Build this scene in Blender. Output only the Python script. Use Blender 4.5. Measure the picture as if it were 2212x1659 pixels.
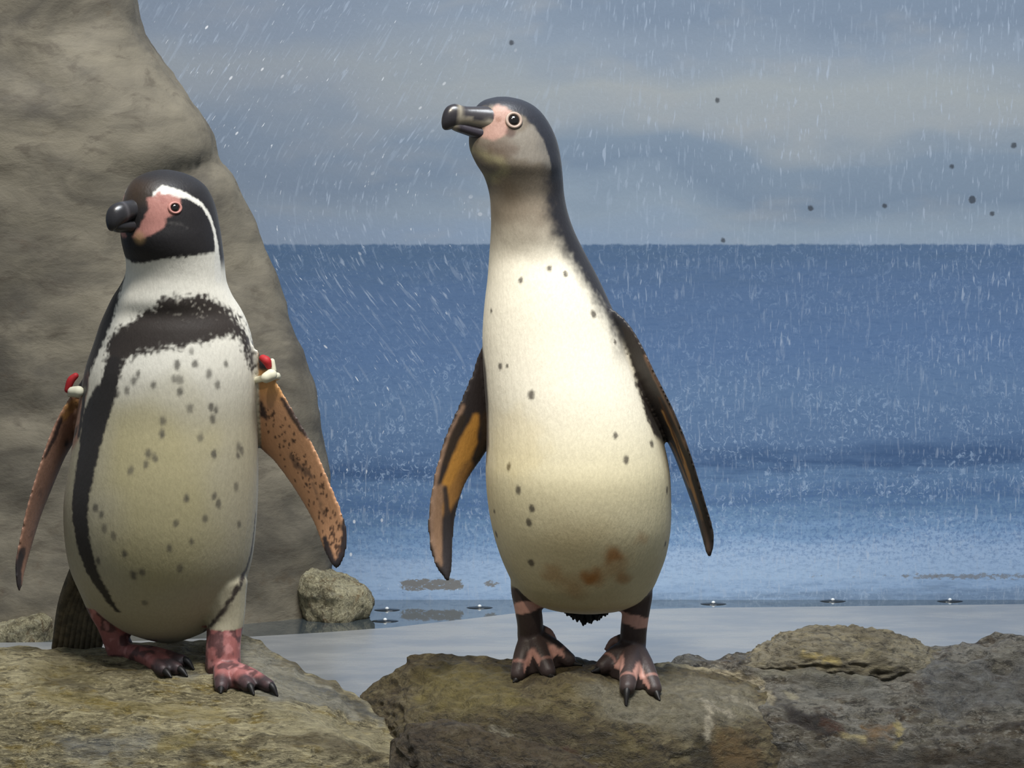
import bpy, bmesh, math, random
import numpy as np
from mathutils import Vector, Matrix, noise as mnoise
from mathutils.bvhtree import BVHTree

random.seed(7); rng = np.random.default_rng(7)
for o in list(bpy.data.objects): bpy.data.objects.remove(o)
SC = bpy.context.scene
COL = SC.collection

# ------------------------------------------------------------------ camera
F_PX = 6838.0; CX, CY = 1106.0, 829.5
TH = math.radians(8.0)
CAM = np.array([0.0, -3.2, 0.759])
FW = np.array([0, math.cos(TH), -math.sin(TH)]); UP = np.array([0, math.sin(TH), math.cos(TH)]); RT = np.array([1.0, 0, 0])
cd = bpy.data.cameras.new('camera'); cam = bpy.data.objects.new('camera', cd); COL.objects.link(cam)
cd.sensor_width = 36; cd.lens = F_PX / 2212 * 36; cd.clip_start = 0.05; cd.clip_end = 100
cam.location = CAM; cam.rotation_euler = (math.pi/2 - TH, 0, 0)
SC.camera = cam

# ------------------------------------------------------------------ world, lamps, exposure
w = bpy.data.worlds.new('world'); SC.world = w; w.use_nodes = True
w.node_tree.nodes['Background'].inputs[0].default_value = (0.80, 0.92, 1.0, 1)
w.node_tree.nodes['Background'].inputs[1].default_value = 0.27
def area(name, loc, target, size, power, col):
    l = bpy.data.lights.new(name, 'AREA'); l.shape = 'DISK'; l.size = size; l.energy = power; l.color = col
    o = bpy.data.objects.new(name, l); COL.objects.link(o); o.location = loc
    o.rotation_euler = (Vector(target) - Vector(loc)).to_track_quat('-Z', 'Y').to_euler(); return o
def spot(name, loc, target, angle, blend, power, col, radius):
    l = bpy.data.lights.new(name, 'SPOT'); l.spot_size = math.radians(angle); l.spot_blend = blend; l.energy = power; l.color = col; l.shadow_soft_size = radius
    o = bpy.data.objects.new(name, l); COL.objects.link(o); o.location = loc
    o.rotation_euler = (Vector(target) - Vector(loc)).to_track_quat('-Z', 'Y').to_euler(); return o
spot('ceiling_spot', (-0.55, -1.75, 2.75), (0.0, -0.02, 0.52), 15, 1.0, 290, (1.0, 0.90, 0.72), 0.10)
area('ceiling_lamp', (-0.1, -0.9, 2.9), (0, 0.0, 0.3), 0.5, 46, (1.0, 0.93, 0.82))
area('ceiling_lamp_wall', (0.4, -0.75, 3.1), (0.1, 0.8, 0.4), 1.2, 120, (0.90, 0.95, 1.0))
vs = SC.view_settings
vs.view_transform = 'Standard'; vs.look = 'None'; vs.gamma = 1.0; vs.use_curve_mapping = False
vs.exposure = 0.0

# ------------------------------------------------------------------ helpers
def ray(px, py):
    return FW + RT*((px-CX)/F_PX) + UP*((CY-py)/F_PX)
def at(px, py, Y=0.0):
    d = ray(px, py); return CAM + d*((Y-CAM[1])/d[1])
def PXM(Y=0.0): return (3.2+Y)/F_PX*1.012          # metres per photograph pixel at depth Y
def lin(r, g=None, b=None):
    if g is None: r, g, b = r
    c = np.array([r, g, b], float)/255
    return np.where(c <= 0.04045, c/12.92, ((c+0.055)/1.055)**2.4)
def lin4(*a): return tuple(lin(*a)) + (1.0,)
def sm(a, b, x):
    t = np.clip((x-a)/(b-a), 0, 1); return t*t*(3-2*t)

def cat(P, n):
    """Catmull-Rom resample of rows P (k,d) to n samples, uniform in index"""
    P = np.asarray(P, float); k = len(P)
    Q = np.vstack([2*P[0]-P[1], P, 2*P[-1]-P[-2]])
    out = []
    for t in np.linspace(0, k-1, n):
        i = min(int(t), k-2); f = t-i
        p0, p1, p2, p3 = Q[i], Q[i+1], Q[i+2], Q[i+3]
        out.append(0.5*((2*p1)+(-p0+p2)*f+(2*p0-5*p1+4*p2-p3)*f*f+(-p0+3*p1-3*p2+p3)*f**3))
    return np.array(out)

class MB:
    def __init__(s): s.v = []; s.f = []
    def add(s, V, Fc):
        b = len(s.v); s.v += [tuple(map(float, p)) for p in V]; s.f += [tuple(b+i for i in q) for q in Fc]
    def rings(s, R):
        """list of closed rings (n,3), capped"""
        n = len(R[0]); V = [p for r in R for p in r]; Fc = []
        for i in range(len(R)-1):
            for j in range(n):
                a, b = i*n+j, i*n+(j+1) % n
                Fc.append((a, b, b+n, a+n))
        c0 = np.mean(R[0], 0); c1 = np.mean(R[-1], 0); V += [c0, c1]; k = len(R)*n
        for j in range(n):
            Fc.append(((j+1) % n, j, k)); Fc.append(((len(R)-1)*n+j, (len(R)-1)*n+(j+1) % n, k+1))
        s.add(V, Fc)
    def tube(s, P, r, n=14, seg=10):
        """round tapered chain with hemispherical ends through points P with radii r"""
        P = np.asarray(P, float); r = np.asarray(r, float)
        if len(P) > 2:
            D = cat(np.column_stack([P, r]), seg*(len(P)-1)+1)
        else:
            t = np.linspace(0, 1, seg+1)[:, None]; D = np.column_stack([P, r]); D = D[0]*(1-t)+D[1]*t
        C, rr = D[:, :3], np.maximum(D[:, 3], 1e-4)
        T = np.gradient(C, axis=0); T /= np.linalg.norm(T, axis=1)[:, None]
        ref = np.array([0, 0, 1.0]) if abs(T[0][2]) < 0.9 else np.array([1.0, 0, 0])
        a = np.linspace(0, 2*math.pi, n, endpoint=False); R = []
        def ring(c, t, q):
            x = np.cross(t, ref); x /= np.linalg.norm(x); y = np.cross(t, x)
            return c + q*(np.cos(a)[:, None]*x + np.sin(a)[:, None]*y)
        for g in (80, 55, 25): R.append(ring(C[0]-T[0]*rr[0]*math.sin(math.radians(g)), T[0], rr[0]*math.cos(math.radians(g))))
        for i in range(len(C)): R.append(ring(C[i], T[i], rr[i]))
        for g in (25, 55, 80): R.append(ring(C[-1]+T[-1]*rr[-1]*math.sin(math.radians(g)), T[-1], rr[-1]*math.cos(math.radians(g))))
        s.rings(R)
    def blade(s, A, B, t0, t1, n=40, m=10):
        """flipper: lens section between leading edge A and trailing edge B"""
        A = cat(A, n); B = cat(B, n); R = []
        span = np.gradient((A+B)/2, axis=0)
        for i in range(n):
            ch = B[i]-A[i]; c = (A[i]+B[i])/2; nn = np.cross(ch, span[i]); nn /= np.linalg.norm(nn)+1e-9
            L = np.linalg.norm(ch); t = (t0+(t1-t0)*i/(n-1))*min(1, L/0.012)
            ang = np.linspace(0, 2*math.pi, 2*m, endpoint=False)
            R.append([c + ch*0.5*math.cos(q) + nn*0.5*t*math.sin(q)*(0.75+0.25*math.cos(q)) for q in ang])
        s.rings(R)
    def mesh(s, name):
        me = bpy.data.meshes.new(name); me.from_pydata(s.v, [], s.f); me.update()
        bm = bmesh.new(); bm.from_mesh(me); bmesh.ops.recalc_face_normals(bm, faces=bm.faces); bm.to_mesh(me); bm.free()
        return me
    def obj(s, name, mat, parent=None, smooth=True):
        me = s.mesh(name); o = bpy.data.objects.new(name, me); COL.objects.link(o)
        if mat: me.materials.append(mat)
        if smooth: me.polygons.foreach_set('use_smooth', [True]*len(me.polygons))
        if parent: adopt(o, parent)
        return o
def adopt(o, parent):
    o.parent = parent; o.matrix_parent_inverse = Matrix.Translation(parent.location).inverted()
def tag(o, label=None, cat_=None, group=None, kind=None):
    if label: o['label'] = label
    if cat_: o['category'] = cat_
    if group: o['group'] = group
    if kind: o['kind'] = kind
    return o
def empty(name, loc):
    o = bpy.data.objects.new(name, None); COL.objects.link(o); o.location = Vector(loc); o.empty_display_size = 0.05; return o
def remesh(me, vox):
    o = bpy.data.objects.new('tmp', me); COL.objects.link(o)
    m = o.modifiers.new('r', 'REMESH'); m.mode = 'VOXEL'; m.voxel_size = vox; m.adaptivity = 0
    dg = bpy.context.evaluated_depsgraph_get(); dg.update()
    r = bpy.data.meshes.new_from_object(o.evaluated_get(dg)); bpy.data.objects.remove(o); return r
def get_co(me):
    a = np.empty(len(me.vertices)*3); me.vertices.foreach_get('co', a); return a.reshape(-1, 3)
def get_no(me):
    a = np.empty(len(me.vertices)*3, np.float32); me.vertex_normals.foreach_get('vector', a); return a.reshape(-1, 3).astype(float)
def get_ed(me):
    a = np.empty(len(me.edges)*2, np.int32); me.edges.foreach_get('vertices', a); return a.reshape(-1, 2)
def relax(me, it, k=0.5, weight=None):
    co = get_co(me); e = get_ed(me); n = len(co)
    deg = np.bincount(e.ravel(), minlength=n).astype(float)
    for q in range(it):
        kk = k if q % 2 == 0 else -k*1.03
        s = np.zeros_like(co)
        for d in range(3):
            s[:, d] = np.bincount(e[:, 0], co[e[:, 1], d], n) + np.bincount(e[:, 1], co[e[:, 0], d], n)
        d_ = s/np.maximum(deg, 1)[:, None] - co
        co = co + kk*d_*(1 if weight is None else weight[:, None])
    me.vertices.foreach_set('co', co.ravel()); me.update()
def nz(co, f, off=0.0, oct_=1):
    """signed noise for every row of co"""
    out = np.empty(len(co)); v = Vector((off, off*1.7, -off))
    if oct_ == 1:
        for i, c in enumerate(co): out[i] = mnoise.noise(Vector((c[0]*f, c[1]*f, c[2]*f))+v)
    else:
        for i, c in enumerate(co): out[i] = mnoise.fractal(Vector((c[0]*f, c[1]*f, c[2]*f))+v, 0.9, 2.1, oct_)
    return out

def seg_d(P, A, B):
    AB = B-A; t = np.clip(((P-A)@AB)/max(1e-12, AB@AB), 0, 1); return np.linalg.norm(P-(A+t[:, None]*AB), axis=1), t
def poly_d(P, L, widths=None):
    """distance to a polyline minus its (interpolated) half width"""
    out = np.full(len(P), 9.0)
    for i in range(len(L)-1):
        d, t = seg_d(P, np.asarray(L[i]), np.asarray(L[i+1]))
        if widths is not None: d = d-(widths[i]*(1-t)+widths[i+1]*t)
        out = np.minimum(out, d)
    return out
def inside2(P, poly):
    """signed distance (negative inside) of 2-D points to a polygon"""
    poly = np.asarray(poly); n = len(poly); ins = np.zeros(len(P), bool); d = np.full(len(P), 9.0)
    for i in range(n):
        a, b = poly[i], poly[(i+1) % n]
        c = ((a[1] > P[:, 1]) != (b[1] > P[:, 1])) & (P[:, 0] < (b[0]-a[0])*(P[:, 1]-a[1])/((b[1]-a[1]) if abs(b[1]-a[1]) > 1e-12 else 1e-12)+a[0])
        ins ^= c; dd, _ = seg_d(P, a, b); d = np.minimum(d, dd)
    return np.where(ins, -d, d)

# ------------------------------------------------------------------ node helper
class NT:
    def __init__(s, name):
        s.m = bpy.data.materials.new(name); s.m.use_nodes = True; s.t = s.m.node_tree; s.b = s.t.nodes['Principled BSDF']
    def n(s, typ, **kw):
        x = s.t.nodes.new(typ)
        for k, v in kw.items(): setattr(x, k, v)
        return x
    def set(s, sock, v):
        if hasattr(v, 'is_linked') or hasattr(v, 'links'): s.t.links.new(v, sock)
        else:
            try: sock.default_value = v
            except Exception: sock.default_value = tuple(v)
    def ma(s, op, a, b=0.0, c=0.0, clamp=False):
        x = s.n('ShaderNodeMath', operation=op, use_clamp=clamp); s.set(x.inputs[0], a); s.set(x.inputs[1], b); s.set(x.inputs[2], c); return x.outputs[0]
    def mix(s, f, a, b, blend='MIX'):
        x = s.n('ShaderNodeMix', data_type='RGBA', blend_type=blend); s.set(x.inputs[0], f); s.set(x.inputs[6], a); s.set(x.inputs[7], b); return x.outputs[2]
    def obj(s): return s.n('ShaderNodeTexCoord').outputs['Object']
    def sep(s, v):
        x = s.n('ShaderNodeSeparateXYZ'); s.set(x.inputs[0], v); return x.outputs
    def comb(s, x, y, z=0.0):
        c = s.n('ShaderNodeCombineXYZ'); s.set(c.inputs[0], x); s.set(c.inputs[1], y); s.set(c.inputs[2], z); return c.outputs[0]
    def mapp(s, v, scale=(1, 1, 1), rot=(0, 0, 0), loc=(0, 0, 0)):
        x = s.n('ShaderNodeMapping'); s.set(x.inputs[0], v); x.inputs['Scale'].default_value = scale; x.inputs['Rotation'].default_value = rot; x.inputs['Location'].default_value = loc; return x.outputs[0]
    def noise(s, v, scale=1.0, detail=3.0, rough=0.55, dist=0.0):
        x = s.n('ShaderNodeTexNoise'); s.set(x.inputs['Vector'], v); x.inputs['Scale'].default_value = scale; x.inputs['Detail'].default_value = detail
        x.inputs['Roughness'].default_value = rough; x.inputs['Distortion'].default_value = dist; return x.outputs['Fac']
    def step(s, v, a, b):
        x = s.n('ShaderNodeMapRange', interpolation_type='SMOOTHSTEP'); s.set(x.inputs[0], v); x.inputs[1].default_value = a; x.inputs[2].default_value = b; return x.outputs[0]
    def ramp(s, v, stops):
        x = s.n('ShaderNodeValToRGB'); s.set(x.inputs[0], v); e = x.color_ramp.elements
        while len(e) < len(stops): e.new(0.5)
        for q, (p, c) in zip(e, stops): q.position = p; q.color = c
        return x.outputs[0]
    def bump(s, h, strength=0.3, dist=0.002):
        x = s.n('ShaderNodeBump'); s.set(x.inputs['Height'], h); x.inputs['Strength'].default_value = strength; x.inputs['Distance'].default_value = dist
        s.t.links.new(x.outputs[0], s.b.inputs['Normal'])
    def out(s, col=None, rough=None, spec=None):
        if col is not None: s.set(s.b.inputs['Base Color'], col)
        if rough is not None: s.set(s.b.inputs['Roughness'], rough)
        if spec is not None: s.b.inputs['Specular IOR Level'].default_value = spec
        return s.m

# ------------------------------------------------------------------ materials of the setting
YW = 0.80; ZW = -0.08
def mural_material():
    n = NT('painted_mural'); x, y, z = n.sep(n.obj())
    a0 = at(0, 0, YW); a1 = at(2212, 0, YW); b1 = at(1106, 1290, YW)
    u = n.ma('MULTIPLY_ADD', x, 2212/(a1[0]-a0[0]), 1106.0)
    v = n.ma('MULTIPLY_ADD', z, -1290/(a0[2]-b1[2]), 1290*a0[2]/(a0[2]-b1[2]))
    uv = n.comb(u, v)
    def nn(su, sv, det=3, rough=0.55, loc=0.0, dist=0.0):
        return n.noise(n.mapp(uv, scale=(1/su, 1/sv, 1), loc=(loc, loc*0.7, loc)), 1.0, det, rough, dist)
    c = lambda *a: lin4(*a)
    # sky: horizontal cloud banks, bent by broad noise
    vb = n.ma('ADD', v, n.ma('MULTIPLY', n.ma('SUBTRACT', nn(620, 240, 3, 0.5), 0.5), 340))
    vb = n.ma('ADD', vb, n.ma('MULTIPLY', n.ma('SUBTRACT', u, 1300), -0.055))
    sky = n.ramp(n.ma('DIVIDE', vb, 520), [(0.0, c(116, 130, 148)), (0.16, c(130, 142, 157)), (0.33, c(150, 156, 160)), (0.47, c(146, 153, 160)), (0.58, c(122, 137, 154)), (0.74, c(116, 132, 151)), (0.88, c(136, 150, 165)), (1.0, c(133, 150, 172))])
    warm = n.step(nn(300, 120, 3, 0.6, 5.0), 0.5, 0.75)
    sky = n.mix(n.ma('MULTIPLY', warm, 0.35), sky, c(158, 159, 160))
    lft = n.step(u, 1300, 500)
    sky = n.mix(n.ma('MULTIPLY', lft, 0.45), sky, c(116, 126, 143))
    # sea: wave bands
    wob = n.ma('MULTIPLY', n.ma('SUBTRACT', nn(210, 26, 4, 0.65, 2.0), 0.5), 120)
    vs_ = n.ma('ADD', n.ma('ADD', v, wob), n.ma('MULTIPLY', n.ma('SUBTRACT', u, 1500), 0.03))
    sea = n.ramp(n.ma('DIVIDE', n.ma('SUBTRACT', vs_, 520), 780), [(0.0, c(80, 103, 132)), (0.12, c(86, 110, 144)), (0.3, c(90, 116, 153)), (0.42, c(96, 122, 156)), (0.55, c(90, 116, 151)), (0.615, c(64, 90, 127)), (0.66, c(96, 124, 158)), (0.71, c(80, 108, 145)), (0.76, c(100, 130, 164)), (0.82, c(122, 152, 188)), (0.87, c(150, 174, 205)), (0.93, c(152, 176, 206)), (0.97, c(140, 165, 197)), (1.0, c(118, 140, 168))])
    fine = n.step(nn(26, 7, 4, 0.7, 9.0), 0.46, 0.70)
    sea = n.mix(n.ma('MULTIPLY', fine, 0.28), sea, c(58, 88, 130))
    # pale swirling foam strokes, denser lower down
    foam = n.step(nn(13, 17, 5, 0.72, 3.0, 1.4), 0.53, 0.63)
    fm = n.ma('MULTIPLY', foam, n.ma('ADD', n.ma('MULTIPLY', n.step(v, 640, 1060), 0.50), 0.22))
    fm = n.ma('MULTIPLY', fm, n.step(nn(240, 90, 3, 0.6, 8.0), 0.30, 0.62))
    sea = n.mix(fm, sea, c(156, 176, 202))
    mott = n.ma('MULTIPLY', n.step(nn(9, 9, 4, 0.75, 14.0), 0.50, 0.58), n.ma('MULTIPLY', n.step(v, 960, 1090), n.step(v, 1270, 1150)))
    sea = n.mix(n.ma('MULTIPLY', mott, 0.5), sea, c(74, 104, 150))
    hz = n.ma('ADD', v, n.ma('MULTIPLY', n.ma('SUBTRACT', nn(16, 30, 3), 0.5), 10))
    col = n.mix(n.step(hz, 517, 523), sky, sea)
    # short pale strokes and chips: slanted at upper left, upright elsewhere
    sh = n.ma('MULTIPLY', n.ma('MULTIPLY', v, n.step(u, 1500, 650)), n.step(v, 900, 300))
    uvs = n.comb(n.ma('ADD', u, n.ma('MULTIPLY', sh, 0.62)), v)
    def st(su, sv, lo, hi, loc, dens=None):
        q = n.step(n.noise(n.mapp(uvs, scale=(1/su, 1/sv, 1), loc=(loc, loc, loc)), 1.0, 2.0, 0.5, 0.35), lo, hi)
        if dens is not None: q = n.ma('MULTIPLY', q, dens)
        return q
    dens = n.step(nn(330, 300, 2, 0.5, 21.0), 0.34, 0.62)
    col = n.mix(n.ma('MULTIPLY', st(5.5, 34, 0.60, 0.72, 4.0, dens), 0.50), col, c(172, 184, 202))
    col = n.mix(n.ma('MULTIPLY', st(9, 60, 0.58, 0.72, 31.0), 0.22), col, c(165, 178, 196))
    col = n.mix(n.ma('MULTIPLY', st(4, 20, 0.70, 0.76, 47.0, n.step(u, 1350, 700)), 0.85), col, c(220, 224, 230))
    vr = n.n('ShaderNodeTexVoronoi'); n.set(vr.inputs['Vector'], n.mapp(uvs, scale=(1/42, 1/60, 1))); vr.inputs['Scale'].default_value = 1.0
    spk = n.ma('MULTIPLY', n.step(vr.outputs['Distance'], 0.085, 0.05), n.ma('MULTIPLY', n.step(u, 1300, 550), n.step(nn(160, 120, 2, 0.5, 77), 0.42, 0.6)))
    col = n.mix(n.ma('MULTIPLY', spk, 0.8), col, c(235, 236, 240))
    # flies and dirt specks on the paint
    for (px, py, r) in [(1105, 90, 6), (1552, 212, 6), (2063, 353, 6), (2197, 308, 7), (1757, 442, 7), (1918, 437, 6), (2109, 424, 9), (2153, 454, 6), (1567, 511, 6)]:
        d = n.n('ShaderNodeVectorMath', operation='DISTANCE'); n.set(d.inputs[0], uv); d.inputs[1].default_value = (px, py, 0)
        col = n.mix(n.ma('MULTIPLY', n.step(n.ma('ADD', d.outputs['Value'], n.ma('MULTIPLY', nn(7, 7), 7)), r+5, r), 0.75), col, c(40, 42, 48))
    # algae and dirt along the foot of the wall
    def boxm(x0, x1, y0, y1, s=26):
        return n.ma('MULTIPLY', n.ma('MULTIPLY', n.step(u, x0-s, x0+s), n.step(u, x1+s, x1-s)), n.ma('MULTIPLY', n.step(v, y0-16, y0+14), n.step(v, y1+14, y1-14)))
    rag = nn(20, 11, 5, 0.75, 12.0)
    for (x0, x1, y0, y1, k, lo) in [(850, 1005, 1246, 1280, 0.85, 0.38), (1035, 1085, 1250, 1272, 0.8, 0.38), (1700, 2240, 1236, 1252, 0.6, 0.52), (1960, 2300, 1232, 1256, 0.6, 0.45), (1430, 1560, 1235, 1250, 0.5, 0.56)]:
        m_ = n.step(n.ma('MULTIPLY', boxm(x0, x1, y0, y1), n.ma('ADD', n.ma('MULTIPLY', rag, 1.6), -0.1)), lo+.12, lo+0.22)
        col = n.mix(n.ma('MULTIPLY', m_, k), col, c(112, 106, 96))
    dots = n.ma('MULTIPLY', n.step(nn(7, 11, 3, 0.6, 40), 0.68, 0.74), n.step(v, 1150, 1230))
    col = n.mix(n.ma('MULTIPLY', dots, 0.55), col, c(76, 98, 128))
    n.bump(nn(9, 14, 4, 0.6, 6.0), 0.12, 0.002)
    return n.out(col, 0.75, 0.25)

def rock_material(name, cols, scale=1.0, rough=(0.35, 0.7), rot=(0.3, 0.2, 0.5), stretch=(1, 1, 1), light=None, bump=0.6, dark=None):
    """cols: base, second, third tone; light: pale mineral streaks"""
    n = NT(name); o = n.obj()
    s = n.mapp(o, scale=stretch, rot=rot)
    a = n.noise(s, 9*scale, 6, 0.62, 0.3); b = n.noise(n.mapp(s, loc=(3, 1, 7)), 23*scale, 6, 0.65, 0.6); c = n.noise(n.mapp(s, loc=(8, 4, 2)), 120*scale, 6, 0.75); e = n.noise(n.mapp(s, loc=(1, 7, 5)), 55*scale, 6, 0.75, 0.5)
    col = n.mix(n.step(a, 0.38, 0.62), lin4(*cols[0]), lin4(*cols[1]))
    col = n.mix(n.step(b, 0.50, 0.66), col, lin4(*cols[2]))
    col = n.mix(n.ma('MULTIPLY', n.step(e, 0.50, 0.60), 0.7), col, lin4(*(dark or (38, 34, 28))))
    col = n.mix(n.ma('MULTIPLY', n.step(c, 0.52, 0.62), 0.7), col, tuple(np.minimum(1, lin(*cols[1])*1.55))+(1,))
    col = n.mix(n.ma('MULTIPLY', n.step(c, 0.46, 0.34), 0.5), col, lin4(*(dark or (38, 34, 28))))
    if light:
        l = n.noise(n.mapp(o, scale=(6, 22, 22), rot=(0.1, 0.35, 0.25)), 3.0*scale, 6, 0.7, 0.8)
        col = n.mix(n.ma('MULTIPLY', n.step(l, 0.53, 0.64), light[1]), col, lin4(*light[0]))
    st = n.n('ShaderNodeVertexColor', layer_name='stain_shade')
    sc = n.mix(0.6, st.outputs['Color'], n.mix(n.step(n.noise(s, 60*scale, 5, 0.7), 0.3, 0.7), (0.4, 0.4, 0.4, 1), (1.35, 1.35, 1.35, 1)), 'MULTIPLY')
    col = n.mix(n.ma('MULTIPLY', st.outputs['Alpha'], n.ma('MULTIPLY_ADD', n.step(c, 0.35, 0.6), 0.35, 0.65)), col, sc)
    h = n.ma('ADD', n.ma('ADD', b, n.ma('MULTIPLY', e, 0.7)), n.ma('MULTIPLY', c, 0.45))
    n.bump(h, bump, 0.008)
    r = n.ma('MULTIPLY_ADD', n.step(a, 0.3, 0.7), rough[1]-rough[0], rough[0])
    return n.out(col, r, 0.45)

def plain(name, col, rough=0.5, spec=0.5, bump=None, var=0.0, var_scale=60):
    n = NT(name); c = lin4(*col)
    if var:
        f = n.noise(n.obj(), var_scale, 5, 0.6)
        c = n.mix(n.step(f, 0.35, 0.65), tuple(np.array(c[:3])*(1-var))+(1,), tuple(np.minimum(1, np.array(c[:3])*(1+var)))+(1,))
    if bump: n.bump(n.noise(n.obj(), bump[0], 4, 0.6), bump[1], bump[2])
    return n.out(c, rough, spec)

# ------------------------------------------------------------------ structure: mural wall, floor, water
def box(name, lo, hi, mat):
    m = MB(); (x0, y0, z0), (x1, y1, z1) = lo, hi
    m.add([(x0, y0, z0), (x1, y0, z0), (x1, y1, z0), (x0, y1, z0), (x0, y0, z1), (x1, y0, z1), (x1, y1, z1), (x0, y1, z1)],
          [(0, 3, 2, 1), (4, 5, 6, 7), (0, 1, 5, 4), (1, 2, 6, 5), (2, 3, 7, 6), (3, 0, 4, 7)])
    return m.obj(name, mat, smooth=False)
wall = box('wall_back', (-3.2, YW, -0.4), (3.2, YW+0.08, 1.9), mural_material()); wall['kind'] = 'structure'
wall['label'] = 'exhibit wall painted with a blue sea under grey clouds'

nb = NT('pool_bed'); nb.out(lin4(70, 66, 58), 0.6)
bed = box('floor', (-3.2, -2.2, -0.30), (3.2, YW, -0.22), nb.m); bed['kind'] = 'structure'

def water_material():
    n = NT('still_water'); n.bump(n.noise(n.mapp(n.obj(), scale=(1, 2.5, 1)), 26, 2, 0.5), 0.05, 0.002)
    n.out(lin4(58, 66, 70), 0.06, 0.5); n.b.inputs['IOR'].default_value = 1.33
    n.b.inputs['Coat Weight'].default_value = 1.0; n.b.inputs['Coat Roughness'].default_value = 0.03; n.b.inputs['Coat IOR'].default_value = 1.7
    return n.m
MW = water_material()
def slab_material():
    n = NT('wet_pale_concrete'); o = n.obj()
    a = n.noise(n.mapp(o, scale=(1, 3, 1)), 9, 5, 0.6); b = n.noise(n.mapp(o, scale=(1, 4, 1), loc=(4, 2, 0)), 60, 4, 0.6)
    x, y, z = n.sep(o)
    col = n.mix(n.step(a, 0.35, 0.65), lin4(118, 121, 124), lin4(132, 133, 133))
    col = n.mix(n.ma('MULTIPLY', n.step(b, 0.55, 0.7), 0.25), col, lin4(125, 124, 120))
    n.bump(b, 0.10, 0.002)
    return n.out(col, n.ma('MULTIPLY_ADD', n.step(a, 0.3, 0.7), 0.10, 0.20), 0.6)
# pale ledge: its far edge runs slantwise along the channel of water
def on_plane(px, py, Z):
    d = ray(px, py); return CAM + d*((Z-CAM[2])/d[2])
edge = [on_plane(x_, y_, ZW) for x_, y_ in [(-500, 1392), (0, 1388), (250, 1386), (530, 1376), (700, 1366), (850, 1355), (1000, 1338), (1110, 1325), (1300, 1318), (1500, 1313), (1800, 1310), (2212, 1305), (3200, 1296)]]
m = MB(); n_ = len(edge); V = []
for p in edge: V.append((p[0], p[1], ZW))
for p in edge: V.append((p[0], -0.06, ZW))
for p in edge: V.append((p[0], p[1], ZW-0.15))
for p in edge: V.append((p[0], -0.06, ZW-0.15))
Fc = []
for i in range(n_-1):
    Fc += [(i, i+1, n_+i+1, n_+i), (2*n_+i, 3*n_+i, 3*n_+i+1, 2*n_+i+1), (i, 2*n_+i, 2*n_+i+1, i+1), (n_+i, n_+i+1, 3*n_+i+1, 3*n_+i)]
Fc += [(0, n_, 3*n_, 2*n_), (n_-1, 3*n_-1, 4*n_-1, 2*n_-1)]
m.add(V, Fc)
led = m.obj('trim_1', slab_material(), smooth=False); led['kind'] = 'structure'
led['label'] = 'pale wet concrete ledge between the rocks and the water'

# still water fills only the channel between the ledge and the wall
m = MB(); V = []
for z_ in (ZW-0.004, ZW-0.016):
    for p in edge: V.append((p[0], p[1]-0.004, z_))
    for p in edge: V.append((p[0], YW+0.002, z_))
Fc = []
for i in range(n_-1):
    Fc += [(i, i+1, n_+i+1, n_+i), (2*n_+i, 3*n_+i, 3*n_+i+1, 2*n_+i+1), (i, 2*n_+i, 2*n_+i+1, i+1), (n_+i, n_+i+1, 3*n_+i+1, 3*n_+i)]
Fc += [(0, n_, 3*n_, 2*n_), (n_-1, 3*n_-1, 4*n_-1, 2*n_-1)]
m.add(V, Fc); wt = m.obj('pool_water', MW, smooth=False)
tag(wt, 'still shallow water lying along the foot of the painted wall', 'water', kind='stuff')

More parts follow.
